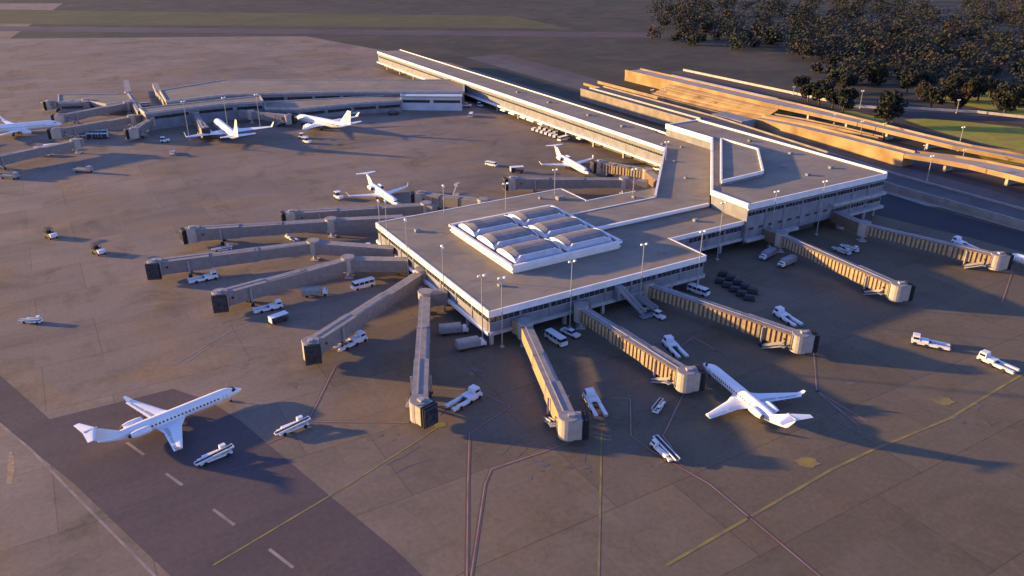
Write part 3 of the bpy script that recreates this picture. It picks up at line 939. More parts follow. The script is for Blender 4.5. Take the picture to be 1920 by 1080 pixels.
def jet_between(kind, maker, tail, nose, zt, zn, length, label, group, s=1.0):
    T, N = G(*tail, zt), G(*nose, zn)
    a = az(T, N)
    c = (T + N) / 2; c.z = 0
    return place(kind, maker, c, a, label, "jet aircraft", group, s)
GJ = "white regional jets on the stands"
jet_between("rj", regional_jet, (183, 829), (452, 729), 3.2, 2.1, 33, "white regional jet standing alone at lower left, nose to the upper right", GJ, .96)
jet_between("rj", regional_jet, (1477, 802), (1319, 681), 3.2, 2.1, 33, "sunlit white regional jet with its nose by the ribbed bridge, right of centre", GJ, .94)
jet_between("rj", regional_jet, (692, 341), (745, 383), 3.2, 2.1, 33, "white regional jet nosing in behind the upper left bridges", GJ, .95)
jet_between("rj", regional_jet, (1039, 285), (1108, 328), 3.2, 2.1, 33, "white regional jet parked near the long concourse with tail outwards", GJ, .98)
o = place("rj", regional_jet, G(1885, 477, 2.1) + Vector((0, 0, -2.1)) + Vector((math.cos(rad(-62)), math.sin(rad(-62)), 0)) * 15.8, rad(118), "white regional jet cut off by the right edge of the picture", "jet aircraft", GJ, .96)
GA = "white airliners at the far concourse"
jet_between("al", airliner, (666, 236), (549, 219), 5.0, 3.3, 43, "white airliner side on with tall tail fin right, beyond the open apron", GA, 1.0)
jet_between("al", airliner, (447, 259), (405, 230), 5.0, 3.3, 43, "white airliner seen from behind with both wings spread wide", GA, 1.13)
jet_between("al", airliner, (-70, 243), (122, 232), 5.0, 3.3, 43, "white airliner at far left, only its front half in the picture", GA, 1.0)
jet_between("al", airliner, (-175, 262), (-60, 275), 5.0, 3.3, 43, "airliner mostly outside the left edge, one wing tip showing", GA, 1.0)

# ------------------------------------------------------------------ ground vehicles
def wheel(t, x, y, r=.42, w=.3):
    MB().tube((x, y - w / 2, r), (x, y + w / 2, r), r, r, M_BLACK, 12).build("wheel", t, smooth=True)

def tug():
    t = thing("aircraft_tug", "", "tug")
    mb = MB()
    # U shaped chassis: body in front, two long arms behind
    mb.box((2.2, 0, .95), (4.0, 3.1, .75), M_WHITE)
    for s in (-1, 1):
        mb.box((-2.3, s * 1.12, .85), (5.1, .8, .62), M_WHITE)
        mb.box((-4.95, s * 1.12, .78), (.3, .7, .4), M_GREY)
    mb.build("chassis", t)
    mb = MB(); mb.box((3.2, .1, 1.98), (1.9, 2.3, 1.3), M_WHITE, taper=.86); cab = mb.build("cab", t)
    mb = MB(); mb.box((4.14, .1, 1.95), (.1, 1.8, .6), M_GLASS)
    for s in (-1, 1): mb.box((3.2, .1 + s * 1.12, 1.95), (1.3, .08, .6), M_GLASS)
    mb.build("windscreen", cab)
    mb = MB(); mb.box((1.0, 0, 1.45), (1.7, 2.2, .28), M_WHITE); mb.box((-.1, 0, 1.15), (.8, .9, .2), M_DARK)
    mb.build("engine_cover", t)
    for x, y in ((3.3, 1.45), (3.3, -1.45), (-2.6, 1.5), (-2.6, -1.5), (.6, 1.45), (.6, -1.45)): wheel(t, x, y, .5, .35)
    return t
def belt_loader():
    t = thing("belt_loader", "", "belt loader")
    mb = MB(); mb.box((0, 0, .7), (6.4, 1.9, .45), M_WHITE); mb.box((-.2, 0, .95), (6.0, .5, .1), M_DARK); mb.build("chassis", t)
    mb = MB()
    mb.bar((-4.0, -.55, 1.0), (3.6, -.55, 1.75), .85, .18, M_DARK)
    for s in (-1, 1): mb.bar((-4.0, -.55 + s * .5, 1.1), (3.6, -.55 + s * .5, 1.85), .16, .34, M_WHITE)
    mb.tube((-4.0, -1.0, 1.05), (-4.0, -.1, 1.05), .16, .16, M_STEEL, 8); mb.tube((3.6, -1.0, 1.8), (3.6, -.1, 1.8), .16, .16, M_STEEL, 8)
    mb.build("conveyor", t)
    mb = MB(); mb.box((1.9, .62, 1.55), (1.3, .9, 1.3), M_WHITE, taper=.9); cab = mb.build("cab", t)
    mb = MB(); mb.box((1.9, 1.05, 1.75), (.9, .08, .5), M_GLASS); mb.box((2.52, .62, 1.75), (.08, .65, .5), M_GLASS); mb.build("windscreen", cab)
    mb = MB(); mb.box((-.6, .62, 1.1), (3.2, .7, .4), M_WHITE); mb.build("engine_cover", t)
    for x, y in ((2.3, .95), (2.3, -.95), (-2.2, .95), (-2.2, -.95)): wheel(t, x, y)
    return t
def shuttle():
    t = thing("shuttle_bus", "", "minibus")
    mb = MB(); mb.box((0, 0, .95), (7.2, 2.25, 1.0), M_WHITE); mb.box((-.15, 0, 1.85), (6.7, 2.1, .85), M_GLASS, taper=.97); mb.box((-.25, 0, 2.36), (6.6, 2.15, .18), M_WHITE)
    for x in (-3.2, -1.6, 0, 1.6):
        for s in (-1, 1): mb.box((x, s * 1.06, 1.85), (.18, .06, .85), M_WHITE)
    mb.box((3.35, 0, 1.2), (.6, 2.1, .6), M_WHITE)
    mb.build("body", t)
    mb = MB(); mb.box((3.24, 0, 1.8), (.08, 1.9, .7), M_GLASS); mb.build("windscreen", t)
    for x, y in ((2.4, 1.05), (2.4, -1.05), (-2.4, 1.05), (-2.4, -1.05)): wheel(t, x, y)
    return t
def pickup():
    t = thing("pickup_truck", "", "pickup")
    mb = MB(); mb.box((1.9, 0, .95), (1.7, 1.9, .6), M_WHITE); mb.box((.2, 0, .95), (1.8, 1.9, .6), M_WHITE)
    mb.box((-1.85, 0, .68), (2.4, 1.9, .12), M_GREY)
    for s in (-1, 1): mb.box((-1.85, s * .9, .95), (2.4, .12, .55), M_WHITE)
    mb.box((-3.0, 0, .95), (.12, 1.9, .55), M_WHITE)
    mb.build("body", t)
    mb = MB(); mb.box((.25, 0, 1.55), (1.7, 1.75, .6), M_GLASS, taper=.85); mb.box((.2, 0, 1.89), (1.4, 1.5, .09), M_WHITE); mb.build("cab", t)
    for x, y in ((1.8, .9), (1.8, -.9), (-1.8, .9), (-1.8, -.9)): wheel(t, x, y)
    return t
def cargo_truck(mtl=None):
    t = thing("cargo_truck", "", "truck")
    mb = MB()
    n = 14
    prof = [(-1.35, 0.9), (1.35, 0.9), (1.42, 1.4), (1.42, 2.5), (1.2, 2.95), (.6, 3.15), (-.6, 3.15), (-1.2, 2.95), (-1.42, 2.5), (-1.42, 1.4)]
    mb.loft([[Vector((x, y, z)) for y, z in prof] for x in (-4.0, 2.2)], M_GREY)
    b = mb.build("cargo_box", t)
    mb = MB(); mb.box((-4.03, 0, 1.95), (.08, 2.3, 1.9), M_BRLIT); mb.build("rear_door", b)
    mb = MB(); mb.box((3.35, 0, 1.3), (1.7, 2.2, 1.0), M_WHITE); mb.box((3.2, 0, 2.0), (1.2, 2.1, .55), M_WHITE, taper=.85); cab = mb.build("cab", t)
    mb = MB(); mb.box((3.86, 0, 1.98), (.1, 1.7, .5), M_GLASS); mb.box((4.22, 0, 1.1), (.06, 1.5, .35), M_DARK); mb.build("windscreen", cab)
    mb = MB(); mb.box((0, 0, .68), (7.6, 1.2, .3), M_DARK); mb.build("chassis", t)
    for x, y in ((3.2, 1.0), (3.2, -1.0), (-2.6, 1.0), (-2.6, -1.0)): wheel(t, x, y, .48, .4)
    return t
def canopy_cart():
    t = thing("canopy_truck", "", "truck")
    mb = MB(); mb.box((0, 0, 2.2), (5.2, 2.1, .22), M_WHITE); mb.build("roof", t)
    mb = MB(); mb.box((-2.45, 0, 1.35), (.2, 2.0, 1.5), M_WHITE); mb.box((0, 0, .7), (5.0, 1.9, .3), M_DARK); mb.box((-1.2, 0, 1.3), (1.4, 1.5, .9), M_DARK)
    for x in (2.4, .4):
        for s in (-1, 1): mb.box((x, s * .95, 1.45), (.1, .1, 1.3), M_DARK)
    mb.build("body", t)
    for x, y in ((1.7, .9), (1.7, -.9), (-1.7, .9), (-1.7, -.9)): wheel(t, x, y, .38)
    return t
def bag_cart(mtl):
    def f():
        t = thing("baggage_cart", "", "baggage cart")
        mb = MB(); mb.box((0, 0, .5), (3.1, 1.6, .16), M_DARK); mb.box((0, 0, 1.75), (3.1, 1.65, .12), mtl)
        for x in (-1.5, 1.5): mb.box((x, 0, 1.1), (.08, 1.6, 1.2), mtl)
        mb.box((0, .1, .95), (2.6, 1.1, .8), M_DARK)
        mb.build("body", t)
        mb = MB(); mb.bar((1.55, 0, .45), (2.4, 0, .4), .12, .1, M_STEEL); mb.build("tow_bar", t)
        for x, y in ((1.1, .7), (1.1, -.7), (-1.1, .7), (-1.1, -.7)): wheel(t, x, y, .25, .18)
        return t
    return f
def small_tug(mtl, front):
    def f():
        t = thing("baggage_tractor", "", "baggage tractor")
        mb = MB(); mb.box((-.2, 0, .7), (2.4, 1.5, .6), mtl); mb.box((1.2, 0, .8), (.9, 1.4, .65), front); mb.build("body", t)
        mb = MB(); mb.box((-.5, 0, 1.95), (1.5, 1.4, .1), mtl)
        for x in (-1.15, .2):
            for s in (-1, 1): mb.box((x, s * .62, 1.45), (.08, .08, .95), M_DARK)
        mb.box((-.7, 0, 1.2), (.5, 1.1, .5), M_BLACK)
        mb.build("canopy", t)
        for x, y in ((1.0, .7), (1.0, -.7), (-.9, .7), (-.9, -.7)): wheel(t, x, y, .35, .25)
        return t
    return f
def flat_trailer():
    t = thing("flat_trailer", "", "trailer")
    mb = MB(); mb.box((0, 0, 1.2), (8.4, 2.6, .5), M_GREY)
    for s in (-1, 1): mb.box((0, s * 1.25, 1.6), (8.4, .1, .4), M_BRLIT)
    mb.build("deck", t)
    mb = MB(); mb.box((3.2, 0, 2.2), (1.8, 2.2, 1.6), M_GREY, taper=.9); mb.build("cab", t)
    for x, y in ((3, 1.1), (3, -1.1), (-2.6, 1.1), (-2.6, -1.1)): wheel(t, x, y, .5, .35)
    return t
def dark_dolly():
    t = thing("cargo_dolly", "", "cargo dolly")
    mb = MB(); mb.box((0, 0, .55), (3.6, 2.2, .18), M_DARK)
    for x in (-1.6, 0, 1.6): mb.box((x, 0, .7), (.15, 2.2, .14), M_BLACK)
    mb.box((0, 0, 1.25), (3.1, 1.9, 1.1), M_DARK, taper=.85)
    mb.build("load", t)
    mb = MB(); mb.bar((1.8, 0, .45), (2.7, 0, .4), .12, .1, M_STEEL); mb.build("tow_bar", t)
    for x, y in ((1.3, .9), (1.3, -.9), (-1.3, .9), (-1.3, -.9)): wheel(t, x, y, .28, .2)
    return t
def dark_suv():
    t = thing("parked_car", "", "car")
    mb = MB(); mb.box((0, 0, .8), (4.7, 1.85, .7), M_DARK); mb.build("body", t)
    mb = MB(); mb.box((-.3, 0, 1.4), (3.0, 1.7, .6), M_GLASS, taper=.82); mb.box((-.3, 0, 1.72), (2.4, 1.35, .06), M_DARK); mb.build("cabin", t)
    for x, y in ((1.5, .85), (1.5, -.85), (-1.5, .85), (-1.5, -.85)): wheel(t, x, y, .36)
    return t

def veh(kind, maker, rear, front, label, cat, group=None, s=1.0):
    A, B = G(*rear, 1.0), G(*front, 1.0)
    c = (A + B) / 2; c.z = 0.02
    return place(kind, maker, c, az(A, B), label, cat, group, s)
GT = "white aircraft tugs parked on the apron"
veh("tug", tug, (840, 766), (901, 731), "white U shaped aircraft tug right of the straight near bridge", "tug", GT, 1.02)
veh("tug", tug, (633, 652), (684, 629), "white aircraft tug by the sunlit cab of the diagonal bridge", "tug", GT)
veh("tug", tug, (475, 581), (532, 569), "white aircraft tug beside the truck with the white canopy", "tug", GT, .9)
veh("tug", tug, (356, 525), (408, 515), "white aircraft tug under the long left bridge with square mouth", "tug", GT, .95)
veh("tug", tug, (1127, 778), (1103, 736), "white aircraft tug next to the black canopy right of the front corner", "tug", GT, 1.02)
veh("tug", tug, (1283, 670), (1247, 634), "white aircraft tug behind the nose of the near right jet", "tug", GT)
veh("tug", tug, (1500, 610), (1452, 580), "white aircraft tug above the cab of the middle right ribbed bridge", "tug", GT)
veh("tug", tug, (1829, 467), (1788, 449), "white aircraft tug behind the farthest right bridge", "tug", GT)
veh("tug", tug, (561, 452), (533, 437), "small white aircraft tug between the second and third left bridges", "tug", GT, .7)
veh("tug", tug, (1772, 648), (1713, 636), "sunlit aircraft tug with ring of light round its cab, upper of two at right", "tug", GT)
veh("tug", tug, (1899, 693), (1840, 667), "brightest sunlit aircraft tug near the right edge by the yellow line", "tug", GT)
GB = "white belt loaders on the apron"
veh("belt", belt_loader, (366, 868), (438, 839), "belt loader under the wing of the near left jet in its shadow", "belt loader", GB, 1.05)
veh("belt", belt_loader, (516, 812), (581, 787), "belt loader at the left end of the horizontal red line", "belt loader", GB, 1.05)
veh("belt", belt_loader, (1266, 864), (1222, 824), "half sunlit belt loader on the red line below the near right jet", "belt loader", GB, 1.05)
veh("belt", belt_loader, (1247, 743), (1224, 777), "shaded belt loader between the red lines behind the near right jet", "belt loader", GB, .8)
veh("belt", belt_loader, (36, 598), (83, 600), "lone sunlit belt loader on open apron near the left edge", "belt loader", GB, .85)
veh("belt", belt_loader, (1558, 461), (1602, 477), "nearer of two belt loaders right of the orange lit hall bridge", "belt loader", GB, .9)
veh("belt", belt_loader, (1576, 457), (1614, 471), "farther of two belt loaders right of the orange lit hall bridge", "belt loader", GB, .9)
veh("belt", belt_loader, (398, 467), (437, 463), "belt loader half hidden behind the long left bridge", "belt loader", GB, .9)
veh("belt", belt_loader, (329, 276), (318, 295), "small belt loader below the pair left of the rear view airliner", "belt loader", GB, .9)
GV = "white shuttle buses in the shade"
veh("bus", shuttle, (1022, 622), (1064, 649), "white shuttle bus under the near face of the pier head", "minibus", GV)
veh("bus", shuttle, (705, 527), (656, 540), "white shuttle bus between the bent bridge and the diagonal bridge", "minibus", GV)
veh("bus", shuttle, (1184, 562), (1217, 579), "white shuttle bus right of the outside stair", "minibus", GV, .8)
veh("bus", shuttle, (1288, 537), (1331, 552), "white shuttle bus below the right corner of the pier head", "minibus", GV, .95)
veh("pick", pickup, (1050, 614), (1091, 633), "white pickup truck beside the shuttle bus under the pier head", "pickup")
GC = "grey cargo trucks"
veh("cargo", cargo_truck, (821, 622), (879, 617), "farther of two grey cargo trucks by the front corner", "truck", GC, .95)
veh("cargo", cargo_truck, (853, 652), (912, 641), "nearer of two grey cargo trucks by the front corner", "truck", GC, .95)
veh("cargo", cargo_truck, (566, 551), (614, 547), "grey cargo truck standing alone among the left bridges", "truck", GC, .9)
veh("cargo", cargo_truck, (1457, 468), (1420, 489), "left of two grey cargo trucks beside the hall bridge", "truck", GC, .9)
veh("cargo", cargo_truck, (1499, 482), (1451, 503), "right of two grey cargo trucks beside the hall bridge", "truck", GC, .9)
veh("canopy", canopy_cart, (503, 604), (541, 591), "small truck with flat white canopy roof catching the sun", "truck", None, 1.0)
GD = "dark cargo dollies parked in two rows"
k = 0
for r in range(2):
    for i in range(5):
        p = G(1350 + i * 13.5 + r * 6, 531 + i * 8.0 - r * 13, 0)
        p.z = .02
        ends = ["topmost", "second", "middle", "fourth", "lowest"][i]
        place("dolly", dark_dolly, p, rad(-20), f"dark loaded cargo dolly, {ends} in the {'nearer' if r == 0 else 'farther'} of two rows", "cargo dolly", GD, .95)
GW = "small white carts by the concourse"
words = ["left end", "second from left", "third from left", "fourth from left", "fifth from left", "right end"]
for i in range(6):
    p = G(1001 + i * 8.0, 246 + i * 2.6, 0); p.z = .02
    place("wcart", bag_cart(M_WHITE), p, rad(60), f"white baggage cart in the slanting row by the concourse, {words[i]}", "baggage cart", GW, 1.0)
for i in range(4):
    p = G(1014 + i * 9.0, 243 + i * 3.2, 0); p.z = .02
    place("wcart", bag_cart(M_WHITE), p, rad(60), f"white baggage cart in the rear row under the concourse edge, {['first', 'second', 'third', 'fourth'][i]} from left", "baggage cart", GW, 1.0)
veh("bus", shuttle, (1045, 263), (1068, 257), "white van shaped bus just above the tail of the concourse jet", "minibus", GV, 1.0)
veh("bus", shuttle, (877, 223), (889, 208), "sunlit white bus turned away near the start of the long concourse", "minibus", GV, .9)
veh("pick", pickup, (862, 197), (884, 198), "white pickup in the shade beside the pale far building", "pickup", None, 1.3)
veh("bus", shuttle, (911, 305), (931, 309), "short sunlit white bus alone on the apron, left of a flat one", "minibus", GV, .8)
veh("canopy", canopy_cart, (952, 320), (986, 318), "low long white truck right of the short sunlit bus", "truck", None, 1.15)
GS = "small white tractors"
wt = small_tug(M_WHITE, M_WHITE)
for (q, lab, s) in (((568, 258), "farther of two small white tractors below the side on airliner", 1.4), ((576, 267), "nearer of two small white tractors below the side on airliner", 1.5),
                    ((309, 265), "small white tractor left of the rear view airliner", 1.4), ((635, 371), "small white tractor left of the wing tip of the upper left jet", 1.5),
                    ((693, 464), "tiny white tractor left of the pier wall under the third bridge", 1.0), ((773, 499), "tiny white tractor beside the pier wall end of the diagonal bridge", 1.0),
                    ((1236, 594), "small tractor pulled up right of the outside stair shuttle", 1.1), ((843, 562), "sunlit tractor under the ledge left of the front corner", 1.0),
                    ((856, 574), "sunlit tractor closer to the front corner under the ledge", 1.0), ((664, 213), "small white tractor behind the tail of the side on airliner", 1.5),
                    ((1232, 318), "small white tractor under the near end of the concourse", 1.2), ((900, 199), "small white tractor at the dark start of the concourse", 1.3)):
    p = G(*q, 0.5); p.z = .02
    place("wtug", wt, p, rad(random.uniform(-60, 60)), lab, "tractor", GS, s)
dt = small_tug(M_DARK, M_WHITE)
for q, lab in (((95, 443), "dark tractor with white nose, upper of two on open apron at left"), ((184, 473), "dark tractor with white nose, lower of two on open apron at left")):
    p = G(*q, .5); p.z = .02
    place("dtug", dt, p, rad(-35), lab, "tractor", "dark tractors driving on open apron", 1.7)
veh("flat", flat_trailer, (142, 318), (170, 320), "grey flatbed truck casting a long thin shadow near upper left", "truck", "grey flatbed trucks")
veh("flat", flat_trailer, (4, 330), (32, 332), "grey flatbed truck at the left edge casting a long thin shadow", "truck", "grey flatbed trucks")
veh("suv", dark_suv, (738, 507), (782, 514), "dark car in the shade under the bent left bridge", "car", "dark parked cars", 1.4)
veh("suv", dark_suv, (728, 213), (747, 211), "dark car on open apron right of the side on airliner", "car", "dark parked cars", 1.3)
veh("suv", dark_suv, (700, 188), (722, 186), "dark car in shade left of the pale far building", "car", "dark parked cars", 1.3)
for q, lab, s in (((80, 281), "left of two white vans below the long bridge at far left", 1.0), ((98, 276), "right of two white vans below the long bridge at far left", 1.0), ((45, 245), "white van in the shadow under the far left airliner", 1.1), ((158, 253), "white van left of the grey carts at far left", .8)):
    p = G(*q, .8); p.z = .02
    place("bus", shuttle, p, rad(30), lab, "van", "white vans at the far left stands", s)
for i in range(6):
    p = G(172 + (i % 3) * 11, 252 + (i // 3) * 6, 0.5); p.z = .02
    place("gcart", bag_cart(M_SKY_PANEL), p, rad(10), f"blue grey baggage cart, {['left', 'middle', 'right'][i % 3]} of the {'rear' if i < 3 else 'front'} three at far left", "baggage cart", "blue grey baggage carts", 1.5)
for q, lab in (((190, 241), "white van behind the blue grey carts"), ((272, 196), "white van beyond the bright slanting bridge"), ((87, 289), "white van in shade nearest the viewer at far left")):
    p = G(*q, .8); p.z = .02
    place("bus", shuttle, p, rad(25), lab, "van", "white vans at the far left stands", .8)

def floodlight_rig():
    t = thing("boom_truck", "", "boom truck")
    mb = MB(); mb.box((0, 0, .9), (6.5, 2.2, .6), M_GREY); mb.build("chassis", t)
    mb = MB(); mb.box((2.4, 0, 1.7), (1.5, 2.0, 1.2), M_GREY, taper=.9); mb.build("cab", t)
    mb = MB(); mb.bar((-2.4, 0, 1.3), (2.0, 0, 5.6), .5, .4, M_STEEL); mb.box((2.6, 0, 6.0), (2.6, 1.6, .9), M_BRLIT); mb.build("boom", t)
    for x, y in ((2.2, 1.0), (2.2, -1.0), (-2.2, 1.0), (-2.2, -1.0)): wheel(t, x, y, .45)
    return t
veh("boom", floodlight_rig, (842, 378), (862, 366), "grey boom truck with raised bucket behind the twin floodlights", "boom truck")

# ------------------------------------------------------------------ light poles
def pole(h, r=.18, heads=2):
    def f():
        t = thing("light_pole", "", "light pole")
        MB().tube((0, 0, 0), (0, 0, h), r, r * .62, M_STEEL, 10).build("pole", t, smooth=True)
        mb = MB(); mb.box((0, 0, .2), (.9, .9, .4), M_CONC); mb.build("base", t)
        mb = MB(); mb.bar((-.9, 0, h), (.9, 0, h), .14, .14, M_STEEL)
        br = mb.build("bracket", t)
        for x in (-.75, .75)[:heads]:
            MB().box((x, 0, h + .32), (.8, .65, .4), M_LAMP, .4 * x, taper=.75).build("lamp_head", br)
        return t
    return f
GP = "tall floodlight poles around the terminal"
HP = 19.4
p19 = pole(HP)
for q, lab in (((760, 413), "floodlight pole by the left corner of the pier head roof"), ((829, 463), "floodlight pole midway along the sunlit left edge of the pier head"),
               ((903, 517), "left of the two floodlight poles at the front corner"), ((941, 521), "right of the two floodlight poles at the front corner"),
               ((1073, 490), "floodlight pole in front of the shaded face, above the ribbed bridge root"), ((1208, 458), "floodlight pole in front of the shaded face, right of the outside stair"),
               ((1318, 434), "floodlight pole at the right corner of the pier head"), ((1357, 380), "floodlight pole before the sunlit end wall of the hall"),
               ((1457, 359), "left of the two floodlight poles along the hall face"), ((1548, 340), "right of the two floodlight poles along the hall face"),
               ((709, 377), "left of the twin floodlight poles behind the pier head"), ((722, 377), "right of the twin floodlight poles behind the pier head"),
               ((831, 349), "floodlight pole on the rear edge near the boom truck"), ((948, 344), "floodlight pole at the cab of the long grey rear bridge"),
               ((1041, 318), "floodlight pole in front of the concourse jet"), ((1190, 317), "floodlight pole near the sunlit tan bridge"), ((1251, 266), "floodlight pole at the near end of the concourse roof")):
    p = G(*q, HP + .3); p.z = 0
    place("p19", p19, p, LA if q[0] > 900 else LA + 1.2, lab, "light pole", GP)
GR = "street lamps along the highway"
def street(q_top, q_base, z0, lab):
    b = G(*q_base, z0)
    h = 5.0
    for _ in range(30):
        v = Vector((b.x, b.y, z0 + h)) - Vector((0, 0, CAM_H))
        y = 540 - FPX * v.dot(AU) / v.dot(f_)
        h += (y - q_top[1]) * 0.08
    o = place("street", pole(10.0, .2, 2), b, LA, lab, "street lamp", GR)
    s = max(.5, h / 10.4); o.scale = (1, 1, s)
for a in (((1747, 292), (1738, 338), 0, "street lamp on the dark road below the bridge deck"), ((1807, 238), (1796, 283), 0, "street lamp at the edge of the sunlit grass"),
          ((1617, 227), (1612, 258), 0, "street lamp between the sunlit roads, left of a pair"), ((1661, 231), (1655, 254), 0, "street lamp between the sunlit roads, right of a pair"),
          ((1618, 170), (1612, 203), 0, "street lamp behind the pale guard wall at top"), ((1797, 187), (1793, 212), 0, "street lamp on the far road among the trees"),
          ((1567, 219), (1564, 232), 5, "short lamp on the far parapet left of the sunlit ramp"), ((1732, 272), (1731, 292), 0, "street lamp on the grey slip road"),
          ((1805, 288), (1804, 301), 0, "short lamp at the right end of the grey slip road"), ((1223, 168), (1221, 197), 0, "street lamp between the two upper ramps"), ((1370, 213), (1369, 232), 0, "short lamp before the shaded ramp pier"), ((1245, 168), (1243, 190), 0, "street lamp near the top edge above the long ramp"),
          ((1488, 168), (1487, 178), 0, "lamp left of the dark trees near the top")):
    street(*a)

# ------------------------------------------------------------------ highway
def deck(name, near, far, zs, label, par_h=1.0, wall=True, surf=None, side=None, base=0.0, piers=()):
    """elevated road: near and far edges are (a,b) lists, zs deck heights"""
    t = thing(name, label, "road")
    n = len(near)
    N = [W(a, b) for a, b in near]; Fp = [W(a, b) for a, b in far]
    mb = MB()
    for i in range(n - 1):
        vs = [N[i] + Vector((0, 0, zs[i])), N[i + 1] + Vector((0, 0, zs[i + 1])), Fp[i + 1] + Vector((0, 0, zs[i + 1])), Fp[i] + Vector((0, 0, zs[i]))]
        lo_ = [v - Vector((0, 0, 1.1)) for v in vs]
        mb.add(vs, [[0, 1, 2, 3]], surf or M_ROAD)
        mb.add(lo_, [[3, 2, 1, 0]], M_CONC)
    mb.build("road_surface", t)
    for nm, E in (("near_parapet", N), ("far_parapet", Fp)):
        mb = MB()
        for i in range(n - 1):
            mb.bar(E[i] + Vector((0, 0, zs[i] + par_h / 2 - .55)), E[i + 1] + Vector((0, 0, zs[i + 1] + par_h / 2 - .55)), .45, par_h + 1.1, side or M_OCHRE, M_CONC)
        mb.build("parapet", t)
    if wall:
        for E, off in ((N, 0), (Fp, 0)):
            mb = MB()
            for i in range(n - 1):
                a0, a1 = E[i], E[i + 1]
                mb.add([(a0.x, a0.y, base), (a1.x, a1.y, base), (a1.x, a1.y, zs[i + 1] - 1.1), (a0.x, a0.y, zs[i] - 1.1)], [[0, 1, 2, 3]], side or M_OCHRE)
            mb.build("retaining_wall", t)
        for e in (0, -1):
            mb = MB()
            a0, a1 = N[e], Fp[e]
            mb.add([(a0.x, a0.y, base), (a1.x, a1.y, base), (a1.x, a1.y, zs[e]), (a0.x, a0.y, zs[e])], [[0, 1, 2, 3]], M_OCHRE)
            mb.build("end_wall", t)
    for a, b, z in piers:
        c = W(a, b); MB().box((c.x, c.y, (z - 1.1) / 2), (5.5, 1.2, z - 1.1), M_CONC, LA).build("pier", t)
    return t

def flat(name, near, far, z, mt, label, cat="road"):
    mb = MB()
    N = [W(a, b, z) for a, b in near]; Fp = [W(a, b, z) for a, b in far]
    for i in range(len(N) - 1):
        mb.add([N[i], N[i + 1], Fp[i + 1], Fp[i]], [[0, 1, 2, 3]], mt)
    o = mb.build(name)
    return struct(o, label, cat)

# frontage ramp (descends towards the viewer), then the low road, then the viaduct
deck("frontage_ramp", [(205, 250), (205, 150), (207, 38), (209, -40), (214, -220)], [(222.5, 250), (222.5, 150), (222, 38), (223, -40), (228, -220)], [6.3, 6.3, 2.7, 2.6, 2.5],
     "long ramp with ochre side wall running behind the concourse and hall", par_h=.8, surf=M_ROAD, side=M_RAMP)
# centre barrier on the ramp
tag(MB().bar(W(212, 250, 6.75), W(212, 150, 6.75), .5, .9, M_CONC).build("lane_barrier"), "pale lane barrier along the middle of the long ramp", "barrier")
flat("low_road", [(223.2, 440), (223.2, 150), (223.2, -220)], [(252, 440), (244.5, 150), (248, -220)], .03, M_ROAD, "dark low road between ramp and viaduct")
flat("wide_road", [(244.5, 440), (244.5, 150), (250, -220)], [(262, 440), (253, 210), (300, -220)], .035, M_LANE, "wide dark road under the viaduct")
deck("viaduct", [(239, 140), (243.2, 112), (244, 88), (244, 52)], [(247, 140), (252.5, 112), (253, 88), (252, 52)], [5.4, 5.4, 5.4, 5.4],
     "solid ochre walled approach ramp of the viaduct, right of the hall", surf=M_ROADC)
deck("bridge_deck", [(244, 51.8), (249, 38), (252, 26), (252.5, 2), (252, -60), (252, -220)], [(253, 51.8), (261, 38), (265, 26), (269, 2), (268, -60), (268, -220)], [5.4] * 6,
     "open bridge deck with dark shade beneath, right of the solid ramp", wall=False, surf=M_ROADC, piers=[(257, 38, 5.4), (260, 12, 5.4), (260, -18, 5.4), (260, -60, 5.4)])
# sloping concrete embankment with ridges, facing the terminal
def slope(bot, top, zt, mt, name, label):
    mb = MB()
    n = len(bot)
    for i in range(n - 1):
        for k in range(6):
            t0, t1 = k / 6, (k + 1) / 6
            def P(j, t, lift=0):
                a = bot[j][0] + (top[j][0] - bot[j][0]) * t; b = bot[j][1] + (top[j][1] - bot[j][1]) * t
                return W(a, b, .03 + zt[j] * t + lift)
            mb.add([P(i, t0), P(i + 1, t0), P(i + 1, t1), P(i, t1)], [[0, 1, 2, 3]], mt)
            if k: mb.bar(P(i, t0, .1), P(i + 1, t0, .1), .35, .35, M_OCHRE)
    o = mb.build(name)
    return tag(o, label, "embankment")
sb = [(253, 240), (253, 210), (254.5, 187), (257.5, 168), (262, 152)]
stp = [(269, 240), (269, 210), (269, 187), (269.5, 165), (271, 150)]
slope(sb, stp, [5.6, 5.6, 5.6, 5.4, 5.2], M_OCHRE, "concrete_embankment", "bright ochre sloping concrete embankment below the upper road")
deck("upper_viaduct", [(271.5, 290), (271.5, 187), (272, 165), (273.2, 152)], [(285, 290), (285, 187), (286, 165), (287, 152)],
     [6.5, 6.5, 6.4, 6.2], "walled part of the upper viaduct above the ochre embankment", surf=M_ROADC, par_h=.9)
deck("curved_viaduct", [(273.2, 151.8), (276, 135), (279, 105), (281, 75), (285, 54), (298, 20), (330, -60)], [(287, 151.8), (288, 135), (289, 105), (289.5, 72), (294, 50), (309, 20), (342, -55)],
     [6.2, 5.9, 5.3, 4.6, 3.4, 1.4, 1.2], "slim open curved viaduct with sunlit parapet and dark gap beneath", surf=M_ROADC, par_h=.9, wall=False,
     piers=[(281, 135, 5.9), (284, 112, 5.4), (285, 88, 4.9), (286, 66, 4.2)])
deck("lower_curved_ramp", [(262, 151), (268, 132), (273.5, 110), (276, 88)], [(268.5, 151), (274, 132), (278, 110), (280, 88)],
     [2.6, 2.4, 1.9, 1.35], "low curved ramp with golden side wall under the curved viaduct", surf=M_ROAD, par_h=.7)
flat("slip_road", [(254, 120), (258, 100), (262, 60), (272, 20), (278, -220)], [(276, 102), (278, 90), (284, 58), (296, 22), (300, -220)], .045, M_LANE, "grey slip road between the viaduct and upper road")
